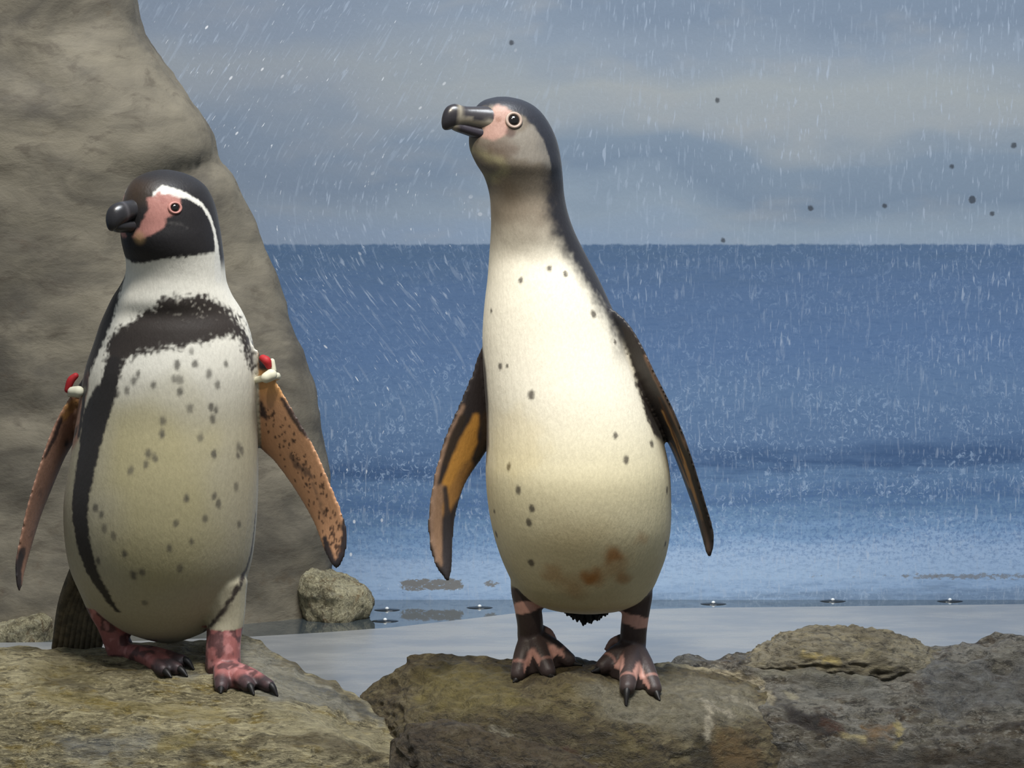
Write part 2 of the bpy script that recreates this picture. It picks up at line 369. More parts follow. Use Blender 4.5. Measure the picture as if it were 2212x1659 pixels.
# ------------------------------------------------------------------ rocks
def rock(name, rows, mat, label, cat_='rock', nu=150, nv=90, amp=0.006, freq=14, back_drop=0.30, front_drop=0.32, seed=0.0, strata=0.0, fine=0.0022, zb=-0.225, back_out=0.05, stains_shade=()):
    """rows of (px, py, Y) from the far edge to the near edge; closed all round and underneath"""
    R = []
    for r in rows:
        P = np.array([at(*q) for q in r]); R.append(cat(P, nu))
    R = np.array(R)                                    # rows x nu x 3
    g = np.stack([cat(R[:, j, :], nv) for j in range(nu)], 1)      # nv x nu x 3
    top = g.reshape(-1, 3)
    d1 = nz(top, freq, seed, 4); d2 = nz(top, freq*4.2, seed+9, 3)
    d3 = nz(top*np.array([1, 1.0, 3.2]), freq*2.0, seed+3, 2)
    # displacement along the sheet normal
    tu = np.gradient(g, axis=1); tv = np.gradient(g, axis=0); nn_ = np.cross(tv, tu).reshape(-1, 3); nn_ /= np.linalg.norm(nn_, axis=1)[:, None]+1e-9
    if nn_[:, 2].mean() < 0: nn_ = -nn_
    rid = -np.abs(d3)*strata
    top = top + nn_*((d1*amp + d2*fine + rid)[:, None])
    g = top.reshape(nv, nu, 3)
    bk = g[0].copy(); bk[:, 1] += back_out; bk[:, 2] = zb
    fr = g[-1].copy(); fr[:, 1] -= 0.03; fr[:, 2] = zb
    bk2 = (g[0]*0.7+bk*0.3) + np.array([0, min(0.012, back_out), 0])
    G = np.concatenate([bk[None], bk2[None], g, fr[None]], 0); h = len(G)
    V = G.reshape(-1, 3); Fc = []
    for i in range(h-1):
        for j in range(nu-1): Fc.append((i*nu+j, i*nu+j+1, (i+1)*nu+j+1, (i+1)*nu+j))
    Lb = [i*nu for i in range(h)]; Rb = [i*nu+nu-1 for i in range(h)]
    # side skirts down to the bed
    V = list(V); b0 = len(V)
    for i in Lb: p = V[i]; V.append((p[0]-0.01, p[1], zb))
    b1 = len(V)
    for i in Rb: p = V[i]; V.append((p[0]+0.01, p[1], zb))
    for i in range(h-1):
        Fc.append((Lb[i], Lb[i+1], b0+i+1, b0+i)); Fc.append((Rb[i+1], Rb[i], b1+i, b1+i+1))
    mb = MB(); mb.add(V, Fc)
    o = mb.obj(name, mat); me = o.data
    # mineral stains, lichen, wet faces, dark patches, and a hole's shade painted as colour
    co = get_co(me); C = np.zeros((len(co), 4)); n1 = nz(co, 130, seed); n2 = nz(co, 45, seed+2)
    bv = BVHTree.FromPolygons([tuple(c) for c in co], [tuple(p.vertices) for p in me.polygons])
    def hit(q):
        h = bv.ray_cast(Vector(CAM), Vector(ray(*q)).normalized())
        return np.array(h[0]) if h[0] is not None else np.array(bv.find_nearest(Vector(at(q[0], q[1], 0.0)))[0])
    for kind_, pts, wd, col, k in stains_shade:
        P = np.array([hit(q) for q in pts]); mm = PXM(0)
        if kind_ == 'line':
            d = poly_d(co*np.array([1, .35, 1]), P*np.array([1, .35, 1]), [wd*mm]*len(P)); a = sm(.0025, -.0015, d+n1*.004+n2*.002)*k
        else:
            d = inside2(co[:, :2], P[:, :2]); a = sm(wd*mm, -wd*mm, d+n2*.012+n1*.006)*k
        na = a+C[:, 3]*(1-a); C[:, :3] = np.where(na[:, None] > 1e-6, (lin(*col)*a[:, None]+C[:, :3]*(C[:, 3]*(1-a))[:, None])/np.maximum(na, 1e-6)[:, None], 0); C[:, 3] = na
    at_ = me.color_attributes.new('stain_shade', 'FLOAT_COLOR', 'POINT'); at_.data.foreach_set('color', C.ravel())
    return tag(o, label, cat_)

M_slab = rock_material('lichen_slab_rock', [(126, 116, 88), (160, 149, 116), (134, 116, 64)], 1.6, (0.3, 0.7), (0.1, 0.3, 0.35), (0.7, 1.6, 2.2), ((190, 178, 140), 0.8), 1.0, (44, 38, 24))
M_moss = rock_material('mossy_brown_rock', [(98, 87, 58), (74, 63, 44), (118, 107, 78)], 1.8, (0.4, 0.75), (0.2, 0.5, 0.1), (1, 1, 1.6), ((120, 108, 70), 0.35), 1.0, (28, 23, 15))
M_grey = rock_material('wet_grey_brown_rock', [(84, 77, 65), (108, 104, 95), (66, 53, 37)], 1.5, (0.25, 0.6), (0.2, 0.25, 0.2), (0.8, 1, 1.9), ((130, 122, 98), 0.25), 1.0, (25, 21, 17))
M_bould = rock_material('grained_boulder', [(122, 115, 97), (96, 88, 70), (138, 128, 102)], 1.5, (0.5, 0.8), (0.1, 0.55, 0.1), (0.7, 1, 2.6), ((140, 128, 92), 0.25), 1.0, (42, 36, 26))

M_low = rock_material('dark_brown_rock', [(84, 73, 54), (66, 55, 41), (98, 88, 70)], 1.7, (0.3, 0.6), (0.3, 0.1, 0.4), (1, 1, 1.5), ((110, 100, 76), 0.2), 1.0, (24, 19, 14))

rockL = rock('slab_rock', [
    [(-420, 1402, .17), (-150, 1400, .16), (0, 1397, .15), (110, 1399, .14), (250, 1393, .13), (420, 1379, .12), (525, 1371, .11), (620, 1420, .09), (720, 1472, .06), (800, 1520, .03), (858, 1580, .0)],
    [(-420, 1409, .11), (-150, 1407, .10), (0, 1406, .10), (110, 1409, .095), (250, 1416, .08), (400, 1423, .06), (505, 1436, .04), (610, 1468, .02), (710, 1505, .005), (798, 1546, -.005), (862, 1588, -.02)],
    [(-420, 1417, .06), (-150, 1416, .05), (0, 1414, .05), (110, 1420, .05), (250, 1440, .03), (390, 1468, .0), (490, 1500, -.03), (600, 1518, -.05), (700, 1540, -.05), (790, 1568, -.04), (866, 1598, -.04)],
    [(-420, 1500, -.04), (-150, 1502, -.05), (0, 1508, -.05), (110, 1515, -.06), (250, 1530, -.075), (390, 1550, -.09), (490, 1565, -.10), (600, 1580, -.11), (700, 1595, -.11), (790, 1608, -.09), (868, 1620, -.06)],
    [(-420, 1600, -.10), (-150, 1600, -.10), (0, 1605, -.10), (110, 1610, -.11), (250, 1612, -.12), (390, 1618, -.13), (490, 1625, -.135), (600, 1632, -.14), (700, 1638, -.13), (790, 1645, -.115), (868, 1650, -.08)],
    [(-420, 1760, -.14), (-150, 1760, -.14), (0, 1760, -.14), (110, 1760, -.145), (250, 1760, -.15), (390, 1760, -.155), (490, 1760, -.16), (600, 1760, -.16), (700, 1760, -.15), (790, 1760, -.13), (864, 1760, -.10)]],
    M_slab, 'flat lichen-stained slab rock under the black-banded penguin', amp=0.005, freq=11, seed=1.0, strata=0.007, fine=0.0022, nu=200, nv=120, stains_shade=[
    ('poly', [(255, 1405), (420, 1382), (525, 1376), (640, 1432), (800, 1525), (852, 1575), (760, 1560), (600, 1515), (480, 1480), (400, 1440), (300, 1425)], 14, (140, 137, 126), .8),
    ('line', [(620, 1425), (720, 1475), (800, 1522)], 10, (100, 90, 66), .8), ('line', [(690, 1490), (760, 1520), (820, 1555)], 7, (84, 86, 86), .7), ('line', [(600, 1460), (680, 1490)], 6, (90, 92, 90), .5),
    ('poly', [(560, 1530), (700, 1548), (840, 1590), (860, 1625), (760, 1625), (620, 1590)], 25, (166, 156, 124), .7),
    ('poly', [(120, 1590), (250, 1580), (330, 1610), (280, 1659), (140, 1659)], 25, (112, 116, 120), .55),
    ('line', [(350, 1610), (410, 1600)], 12, (128, 112, 52), .6), ('line', [(90, 1500), (300, 1525), (480, 1545)], 12, (134, 118, 62), .5),
    ('poly', [(40, 1430), (180, 1430), (220, 1480), (90, 1490)], 20, (120, 108, 70), .6), ('line', [(110, 1470), (190, 1485)], 10, (60, 50, 28), .6),
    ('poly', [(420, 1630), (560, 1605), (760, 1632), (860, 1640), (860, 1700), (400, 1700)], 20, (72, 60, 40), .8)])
rockB = rock('mossy_rock', [
    [(778, 1504, .07), (798, 1484, .08), (835, 1455, .085), (872, 1426, .09), (905, 1410, .09), (1000, 1414, .09), (1110, 1420, .08), (1240, 1422, .08), (1330, 1430, .08), (1430, 1430, .08), (1520, 1440, .07), (1600, 1460, .05), (1655, 1492, .02), (1690, 1540, -.01)],
    [(812, 1536, .03), (830, 1508, .038), (856, 1482, .045), (885, 1455, .05), (930, 1440, .05), (1010, 1440, .04), (1115, 1448, .025), (1240, 1434, .02), (1330, 1444, .018), (1430, 1466, .02), (1520, 1475, .015), (1605, 1495, .01), (1660, 1525, -.01), (1695, 1565, -.03)],
    [(836, 1572, .0), (850, 1544, .0), (878, 1514, .0), (920, 1495, -.0), (960, 1485, -.01), (1020, 1480, -.02), (1120, 1488, -.045), (1240, 1476, -.055), (1345, 1514, -.062), (1430, 1530, -.065), (1520, 1530, -.06), (1620, 1552, -.05), (1670, 1575, -.05), (1700, 1600, -.05)],
    [(846, 1612, -.04), (860, 1597, -.05), (884, 1582, -.06), (920, 1572, -.07), (980, 1566, -.08), (1040, 1564, -.09), (1130, 1568, -.10), (1250, 1578, -.11), (1350, 1590, -.112), (1440, 1602, -.112), (1520, 1606, -.10), (1620, 1620, -.09), (1670, 1632, -.085), (1700, 1645, -.08)],
    [(848, 1780, -.09), (862, 1780, -.10), (886, 1780, -.11), (920, 1780, -.12), (980, 1780, -.12), (1040, 1780, -.13), (1130, 1780, -.14), (1250, 1780, -.15), (1350, 1780, -.15), (1440, 1780, -.15), (1520, 1780, -.14), (1620, 1780, -.13), (1670, 1780, -.12), (1700, 1780, -.11)]],
    M_moss, 'brown mossy rock under the slender-necked pale penguin', back_out=0.008, amp=0.005, freq=15, seed=4.0, strata=0.006, fine=0.002, nu=200, nv=120, stains_shade=[
    ('poly', [(900, 1440), (1090, 1440), (1130, 1520), (1000, 1560), (900, 1510)], 30, (118, 106, 58), .6),
    ('poly', [(1260, 1500), (1440, 1450), (1620, 1480), (1670, 1560), (1480, 1600), (1330, 1560)], 30, (130, 124, 106), .75),
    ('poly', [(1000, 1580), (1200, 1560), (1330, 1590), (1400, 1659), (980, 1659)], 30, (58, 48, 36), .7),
    ('poly', [(1500, 1590), (1530, 1575), (1540, 1659), (1510, 1659)], 6, (44, 38, 26), .8), ('poly', [(1550, 1580), (1640, 1590), (1640, 1670), (1545, 1670)], 14, (104, 80, 44), .7),
    ('line', [(1425, 1432), (1470, 1436), (1530, 1446)], 4, (176, 164, 134), .9), ('line', [(1520, 1512), (1536, 1528), (1530, 1560), (1528, 1590)], 5, (178, 168, 146), .85), ('line', [(1536, 1526), (1578, 1544)], 3, (170, 160, 140), .8), ('line', [(1530, 1520), (1565, 1505), (1650, 1535)], 3, (160, 152, 134), .7),
    ('line', [(1060, 1575), (1100, 1590), (1132, 1615)], 6, (164, 156, 134), .6), ('line', [(1225, 1620), (1250, 1659)], 10, (66, 38, 28), .6)])
rockC = rock('ridged_bank_rock', [
    [(1440, 1434, .14), (1500, 1417, .14), (1560, 1410, .14), (1640, 1402, .18), (1760, 1398, .18), (1900, 1396, .18), (2000, 1388, .16), (2070, 1386, .13), (2135, 1372, .13), (2212, 1368, .13), (2400, 1372, .13), (2650, 1390, .13)],
    [(1470, 1448, .095), (1515, 1440, .09), (1565, 1434, .08), (1640, 1428, .08), (1760, 1424, .08), (1900, 1424, .08), (2000, 1418, .08), (2070, 1416, .08), (2135, 1410, .08), (2212, 1408, .08), (2400, 1410, .08), (2650, 1420, .08)],
    [(1590, 1478, .045), (1612, 1477, .04), (1635, 1476, .035), (1670, 1477, .025), (1760, 1480, .01), (1900, 1488, .01), (2000, 1490, .01), (2070, 1490, .01), (2135, 1488, .01), (2212, 1485, .01), (2400, 1485, .01), (2650, 1490, .01)],
    [(1655, 1556, -.045), (1666, 1554, -.046), (1680, 1553, -.048), (1705, 1551, -.05), (1760, 1550, -.055), (1900, 1556, -.06), (2000, 1562, -.07), (2070, 1566, -.07), (2135, 1568, -.07), (2212, 1568, -.07), (2400, 1568, -.07), (2650, 1570, -.07)],
    [(1672, 1655, -.088), (1682, 1653, -.09), (1695, 1651, -.092), (1718, 1649, -.095), (1760, 1645, -.10), (1900, 1640, -.11), (2000, 1636, -.12), (2070, 1634, -.12), (2135, 1632, -.12), (2212, 1632, -.12), (2400, 1632, -.12), (2650, 1640, -.12)],
    [(1676, 1800, -.13), (1686, 1800, -.132), (1698, 1800, -.135), (1720, 1800, -.14), (1760, 1800, -.15), (1900, 1800, -.17), (2000, 1800, -.18), (2070, 1800, -.18), (2135, 1800, -.18), (2212, 1800, -.18), (2400, 1800, -.18), (2650, 1800, -.18)]],
    M_grey, 'long wet grey-brown rock bank with pale mineral streaks', amp=0.010, freq=12, seed=8.0, strata=0.012, fine=0.0024, nu=220, nv=130, stains_shade=[
    ('line', [(1530, 1446), (1590, 1458), (1640, 1472), (1655, 1494), (1668, 1515)], 6, (172, 160, 132), .85), ('line', [(1635, 1420), (1672, 1428)], 6, (190, 178, 130), .8), ('line', [(1700, 1500), (1720, 1508)], 4, (170, 160, 130), .6),
    ('poly', [(1660, 1515), (1720, 1520), (1760, 1545), (1830, 1580), (1790, 1590), (1700, 1560)], 10, (32, 24, 22), .9), ('line', [(1780, 1562), (1825, 1582)], 7, (70, 40, 22), .8),  # the near-black patch paints the shade inside a hole in the bank
    ('poly', [(1860, 1570), (1920, 1572), (1930, 1600), (1870, 1605)], 12, (112, 82, 40), .8), ('line', [(1825, 1590), (1864, 1596)], 7, (168, 154, 110), .85), ('line', [(1940, 1568), (1946, 1602), (1936, 1612)], 6, (160, 144, 92), .8),
    ('poly', [(1980, 1440), (2300, 1420), (2300, 1530), (2000, 1540)], 30, (86, 86, 85), .6), ('poly', [(1700, 1460), (1900, 1460), (1920, 1520), (1740, 1510)], 25, (98, 98, 92), .5),
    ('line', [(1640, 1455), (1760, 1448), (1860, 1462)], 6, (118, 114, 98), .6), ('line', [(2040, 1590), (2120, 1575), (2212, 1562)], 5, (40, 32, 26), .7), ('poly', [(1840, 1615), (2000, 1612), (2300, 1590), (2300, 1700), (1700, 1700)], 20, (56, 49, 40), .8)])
rockD = rock('domed_boulder', [
    [(1600, 1420, .16), (1640, 1392, .16), (1680, 1365, .16), (1725, 1354, .16), (1780, 1350, .16), (1850, 1351, .16), (1900, 1355, .16), (1955, 1368, .16), (2010, 1390, .16), (2050, 1412, .15)],
    [(1600, 1425, .12), (1640, 1402, .115), (1690, 1378, .11), (1735, 1368, .11), (1790, 1364, .11), (1850, 1366, .11), (1900, 1370, .11), (1955, 1384, .11), (2010, 1404, .11), (2055, 1424, .11)],
    [(1605, 1432, .09), (1650, 1420, .08), (1700, 1408, .07), (1745, 1402, .065), (1795, 1400, .06), (1850, 1404, .06), (1900, 1408, .06), (1955, 1420, .065), (2010, 1434, .07), (2055, 1444, .08)],
    [(1610, 1440, .07), (1660, 1436, .055), (1710, 1432, .05), (1755, 1432, .045), (1800, 1434, .04), (1850, 1438, .04), (1900, 1444, .04), (1955, 1452, .045), (2010, 1460, .05), (2055, 1462, .06)],
    [(1610, 1500, .07), (1660, 1500, .055), (1710, 1500, .05), (1755, 1500, .045), (1800, 1500, .04), (1850, 1500, .04), (1900, 1500, .04), (1955, 1500, .045), (2010, 1500, .05), (2055, 1500, .06)]],
    M_bould, 'domed grey boulder with slanting grain on the rock bank', amp=0.004, freq=20, seed=12.0, strata=0.008, fine=0.0018, nu=150, nv=80, zb=-0.035, back_out=0.006, stains_shade=[
    ('line', [(1738, 1415), (1760, 1420), (1812, 1427)], 6, (164, 146, 90), .85), ('line', [(1868, 1420), (1880, 1400)], 4, (150, 138, 100), .7), ('poly', [(1810, 1425), (1920, 1420), (1930, 1440), (1820, 1440)], 8, (66, 58, 42), .7), ('line', [(1770, 1405), (1830, 1385)], 4, (70, 62, 48), .6), ('line', [(1860, 1425), (1960, 1390)], 4, (130, 120, 96), .6)])
rockE = rock('low_brown_rock', [
    [(835, 1600, -0.130), (880, 1562, -0.140), (950, 1556, -0.150), (1030, 1572, -0.160), (1110, 1592, -0.175), (1200, 1618, -0.190), (1290, 1655, -0.200)],
    [(838, 1625, -0.155), (885, 1585, -0.170), (955, 1580, -0.180), (1035, 1594, -0.190), (1115, 1612, -0.200), (1205, 1636, -0.210), (1290, 1668, -0.215)],
    [(838, 1660, -0.175), (885, 1630, -0.190), (955, 1628, -0.205), (1035, 1638, -0.215), (1115, 1650, -0.220), (1205, 1668, -0.225), (1290, 1690, -0.225)],
    [(838, 1800, -0.205), (885, 1800, -0.220), (955, 1800, -0.235), (1035, 1800, -0.245), (1115, 1800, -0.245), (1205, 1800, -0.245), (1290, 1800, -0.245)]],
    M_low, 'low dark brown rock wedged between the slab and the mossy rock', amp=0.006, freq=17, seed=15.0, back_out=0.004, strata=0.006, fine=0.002, nu=110, nv=60)

# big artificial rock column in front of the mural
def pillar():
    mb = MB()
    def col(rows, cxp, Yc, depth, nseg=64):
        D = cat([(r[0], r[1]) for r in rows], 90); R = []
        a = np.linspace(0, 2*math.pi, nseg, endpoint=False)
        for (yy, xr) in D:
            c = at(cxp, yy, Yc); e = at(xr, yy, Yc); hw = e[0]-c[0]
            R.append([(c[0]+hw*np.sign(math.cos(q))*abs(math.cos(q))**0.8, Yc+depth*np.sign(math.sin(q))*abs(math.sin(q))**0.8, c[2]) for q in a])
        mb.rings(R)
    # rear, lower column, then the bulging upper block
    col([(300, 300), (330, 440), (360, 462), (400, 500), (480, 542), (560, 572), (640, 603), (740, 643), (830, 672), (920, 692), (1000, 704), (1100, 712), (1200, 716), (1290, 716), (1350, 712), (1480, 710)], -150, 0.74, 0.13)
    col([(-500, 300), (-250, 290), (-100, 292), (0, 303), (60, 312), (130, 350), (205, 400), (270, 442), (310, 456), (335, 452), (352, 436), (372, 400), (400, 330)], -150, 0.735, 0.165)
    col([(150, 330), (300, 412), (400, 428), (500, 436), (800, 462), (1100, 500), (1250, 560), (1340, 600), (1480, 620)], -150, 0.735, 0.168)
    me = remesh(mb.mesh('p'), 0.009); relax(me, 10)
    co = get_co(me); no = get_no(me)
    co += no*((nz(co, 5, 2.0, 3)*0.012 + nz(co, 24, 5.0, 3)*0.0022 + nz(co, 70, 1.0, 2)*0.0009)[:, None])
    co[:, 1] = np.minimum(co[:, 1], YW+0.04)
    me.vertices.foreach_set('co', co.ravel()); me.polygons.foreach_set('use_smooth', [True]*len(me.polygons)); me.update()
    n = NT('sprayed_concrete_rock'); o = n.obj()
    s = n.mapp(o, scale=(1, 1, 2.4), rot=(0, 0.75, 0))
    a = n.noise(s, 5, 6, 0.62, 0.5); b = n.noise(n.mapp(s, loc=(5, 5, 1)), 22, 6, 0.68, 0.4); c = n.noise(o, 120, 4, 0.7)
    x, y, z = n.sep(o)
    colr = n.mix(n.step(a, 0.30, 0.66), lin4(80, 75, 67), lin4(128, 120, 104))
    colr = n.mix(n.ma('MULTIPLY', n.step(b, 0.52, 0.70), 0.6), colr, lin4(80, 72, 62))
    rust = n.noise(n.mapp(o, loc=(2, 9, 4)), 11, 5, 0.7)
    colr = n.mix(n.ma('MULTIPLY', n.step(rust, 0.60, 0.75), 0.5), colr, lin4(86, 68, 48))
    n.bump(n.ma('ADD', b, n.ma('MULTIPLY', c, 0.4)), 0.3, 0.004)
    n.out(colr, 0.72, 0.3)
    me.materials.append(n.m); me.name = 'rock_column'
    ob = bpy.data.objects.new('rock_column', me); COL.objects.link(ob)
    return tag(ob, 'tall grey-brown artificial rock column behind the black-banded penguin', 'rock')
pillar()

def lump(name, outline, Yc, depth, mat, label, amp=0.006, seed=0.0, vox=0.004):
    """rounded lump from rows (py, xl, xr)"""
    mb = MB(); R = []; a = np.linspace(0, 2*math.pi, 40, endpoint=False)
    for yy, xl, xr in cat(outline, 24):
        l, r = at(xl, yy, Yc), at(xr, yy, Yc); c = (l+r)/2; hw = (r[0]-l[0])/2
        dd = depth*min(1, hw/0.03)
        R.append([(c[0]+hw*math.cos(q), Yc+dd*math.sin(q), c[2]) for q in a])
    mb.rings(R); me = remesh(mb.mesh('l'), vox); relax(me, 4); co = get_co(me); no = get_no(me)
    co += no*((nz(co, 30, seed, 4)*amp + nz(co, 110, seed+4, 3)*amp*0.45)[:, None])
    me.vertices.foreach_set('co', co.ravel()); me.polygons.foreach_set('use_smooth', [True]*len(me.polygons)); me.update()
    me.materials.append(mat); me.name = name
    o = bpy.data.objects.new(name, me); COL.objects.link(o); return tag(o, label, 'rock')
M_crust = rock_material('limescale_rock', [(138, 130, 102), (170, 162, 132), (118, 98, 66)], 2.6, (0.5, 0.8), (0, 0.2, 0), (1, 1, 0.7), ((180, 174, 150), 0.6), 1.0, (66, 56, 38))
lump('crusted_rock', [(1218, 655, 668), (1230, 645, 690), (1250, 642, 745), (1265, 640, 780), (1280, 642, 798), (1300, 645, 802), (1318, 648, 794), (1335, 655, 784)], 0.705, 0.045, M_crust, 'small lime-crusted rock at the water beside the rock column', 0.006, 3.0)
lump('crusted_stone', [(1322, 60, 80), (1330, 30, 108), (1342, 0, 116), (1356, -30, 118), (1385, -40, 118), (1400, -40, 118)], 0.575, 0.035, M_crust, 'pale crusted stone at the foot of the rock column behind the tail', 0.005, 9.0)

# ------------------------------------------------------------------ bubbles floating on the channel
M_bub = plain('bubble_skin', (200, 205, 208), 0.08, 0.8); M_men = plain('bubble_rim_reflection', (30, 34, 38), 0.12, 0.5)  # dark rim colour stands in for the bent reflection round each bubble
def bubble(px, py, label):
    c = on_plane(px, py, ZW-0.003); e = empty('floating_bubble', c)
    mb = MB(); R = []
    a = np.linspace(0, 2*math.pi, 20, endpoint=False)
    for rr, h in ((0.017, 0.0), (0.015, 0.0012), (0.008, 0.0022), (0.004, 0.003)):
        R.append([(c[0]+rr*math.cos(q), c[1]+0.5*rr*math.sin(q), c[2]+h*.6-0.001) for q in a])
    mb.rings(R); mb.obj('rim', M_men, e)
    mb = MB(); R = []
    for g in range(0, 90, 15): R.append([(c[0]+0.0026*math.cos(math.radians(g))*math.cos(q), c[1]+0.0026*math.cos(math.radians(g))*math.sin(q), c[2]+0.0005+0.0026*math.sin(math.radians(g))) for q in a])
    mb.rings(R); mb.obj('dome', M_bub, e)
    return tag(e, label, 'bubble', 'bubbles floating along the channel')
for p in [(836, 1316), (832, 1340)]: bubble(*p, 'tiny dark-rimmed bubble floating beside the lime-crusted rock')
bubble(1036, 1311, 'tiny dark-rimmed bubble floating between the lime-crusted rock and the pale penguin')
for p in [(1541, 1303), (1799, 1297), (2052, 1297)]: bubble(*p, 'tiny dark-rimmed bubble floating on the channel behind the rock bank')

# ------------------------------------------------------------------ penguins
dg = bpy.context.evaluated_depsgraph_get(); dg.update()
def bvh_of(objs):
    V = []; P = []
    for o in objs:
        b = len(V); V += [tuple(v.co) for v in o.data.vertices]; P += [tuple(b+i for i in p.vertices) for p in o.data.polygons]
    return BVHTree.FromPolygons(V, P)
GROUND = bvh_of([rockL, rockB])
def ground(px, py):
    h = GROUND.ray_cast(Vector(CAM), Vector(ray(px, py)).normalized()); return np.array(h[0])
def drop(p):
    h = GROUND.ray_cast(Vector((p[0], p[1], 1.0)), Vector((0, 0, -1))); return np.array(h[0])

def body_rings(mb, rows, n=48):
    """rows (py, xl, xr, depth ratio, yaw of the section, Y of the axis)"""
    D = cat(rows, 6*len(rows)); R = []; a = np.linspace(0, 2*math.pi, n, endpoint=False)
    for yy, xl, xr, ratio, yaw, Yc in D:
        l, r = at(xl, yy, Yc), at(xr, yy, Yc); c = (l+r)/2; hw = max(0.002, (r[0]-l[0])/2)
        f = math.radians(yaw); A = hw/math.sqrt(math.cos(f)**2+(ratio*math.sin(f))**2); B = A*ratio
        x = A*np.cos(a); y = B*np.sin(a)
        R.append(np.column_stack([c[0]+x*math.cos(f)-y*math.sin(f), c[1]+x*math.sin(f)+y*math.cos(f), np.full(n, c[2])]))
    mb.rings(R)

class Painter:
    """colours of skin and plumage, laid out on the animal's own surface"""
    def __init__(s, me, base, px=None):
        s.me = me; s.co = get_co(me); s.no = get_no(me); s.C = np.tile(np.append(lin(*base), 0.6), (len(s.co), 1))
        s.n1 = nz(s.co, 260, 3.0); s.n2 = nz(s.co, 90, 7.0); s.n3 = nz(s.co, 28, 1.0)
        s.bvh = BVHTree.FromPolygons([tuple(c) for c in s.co], [tuple(p.vertices) for p in me.polygons])
    def hit(s, px, py):
        h = s.bvh.ray_cast(Vector(CAM), Vector(ray(px, py)).normalized())
        if h[0] is None:
            d = ray(px, py); p = CAM + d*((0.03-CAM[1])/d[1]); h = s.bvh.find_nearest(Vector(p))
        return np.array(h[0])
    def put(s, mask, col, rough=None):
        m = np.clip(mask, 0, 1)[:, None]
        s.C[:, :3] = s.C[:, :3]*(1-m) + lin(*col)*m
        if rough is not None: s.C[:, 3] = s.C[:, 3]*(1-m[:, 0]) + rough*m[:, 0]
    def save(s):
        a = s.me.color_attributes.new('plumage', 'FLOAT_COLOR', 'POINT'); a.data.foreach_set('color', s.C.ravel())

def plumage_material(name):
    n = NT(name); a = n.n('ShaderNodeVertexColor', layer_name='plumage'); o = n.obj()
    f = n.noise(n.mapp(o, scale=(1, 1, 0.35)), 420, 3, 0.6); g = n.noise(n.mapp(o, scale=(1, 1, 0.5)), 120, 4, 0.6)
    col = n.mix(0.22, a.outputs['Color'], n.mix(n.step(f, 0.3, 0.7), (0.55, 0.55, 0.55, 1), (1, 1, 1, 1)), 'MULTIPLY')
    n.bump(n.ma('ADD', f, g), 0.22, 0.0015)
    n.out(col, a.outputs['Alpha'], 0.35)
    n.b.inputs['Sheen Weight'].default_value = 0.06; n.b.inputs['Sheen Roughness'].default_value = 0.4
    return n.m
M_plume = plumage_material('plumage')
M_eye = plain('dark_eye', (16, 10, 8), 0.05, 0.9); M_claw = plain('black_claw', (24, 21, 20), 0.5, 0.3)
M_tail = plain('tail_feather', (40, 38, 38), 0.6, 0.3, (300, 0.4, 0.001), 0.3, 240)
M_tailb = plain('brown_tail_feather', (78, 68, 50), 0.65, 0.3, (300, 0.4, 0.001), 0.35, 120)

def bill_material(name, base, pale, patches):
    """patches: (centre along the bill axis, up offset, radius along, radius up) dark blotches, in bill coordinates stored in the mesh"""
    n = NT(name); a = n.n('ShaderNodeVertexColor', layer_name='horn'); f = n.noise(n.obj(), 160, 4, 0.6)
    col = n.mix(0.35, a.outputs['Color'], n.mix(f, (0.5, 0.5, 0.5, 1), (1.3, 1.3, 1.3, 1)), 'MULTIPLY')
    n.bump(f, 0.15, 0.001); return n.out(col, 0.30, 0.5)

def lens_mesh(name, c, nrm, r, h, mat, parent):
    """domed disc (eyeball front) of radius r standing h proud of the skin"""
    nrm = nrm/np.linalg.norm(nrm); x = np.cross(nrm, [0, 0, 1.0]); x /= np.linalg.norm(x); y = np.cross(nrm, x)
    a = np.linspace(0, 2*math.pi, 24, endpoint=False); R = []
    for g in (-60, -30, 0, 20, 40, 60, 80):
        q = math.radians(g); rr = r*math.cos(q); hh = (h if g > 0 else r)*math.sin(q)
        R.append(c + nrm*hh + rr*(np.cos(a)[:, None]*x+np.sin(a)[:, None]*y))
    mb = MB(); mb.rings(R); return mb.obj(name, mat, parent)
def torus_mesh(name, c, nrm, R0, r, mat, parent, squash=1.0):
    nrm = nrm/np.linalg.norm(nrm); x = np.cross(nrm, [0, 0, 1.0]); x /= np.linalg.norm(x); y = np.cross(nrm, x)
    V = []; Fc = []; N, K = 32, 10
    for i in range(N):
        q = 2*math.pi*i/N; d = math.cos(q)*x+math.sin(q)*y*squash
        for k in range(K):
            t = 2*math.pi*k/K; V.append(c + d*(R0+r*math.cos(t)) + nrm*r*math.sin(t))
    for i in range(N):
        for k in range(K): Fc.append((i*K+k, ((i+1) % N)*K+k, ((i+1) % N)*K+(k+1) % K, i*K+(k+1) % K))
    mb = MB(); mb.add(V, Fc); return mb.obj(name, mat, parent)

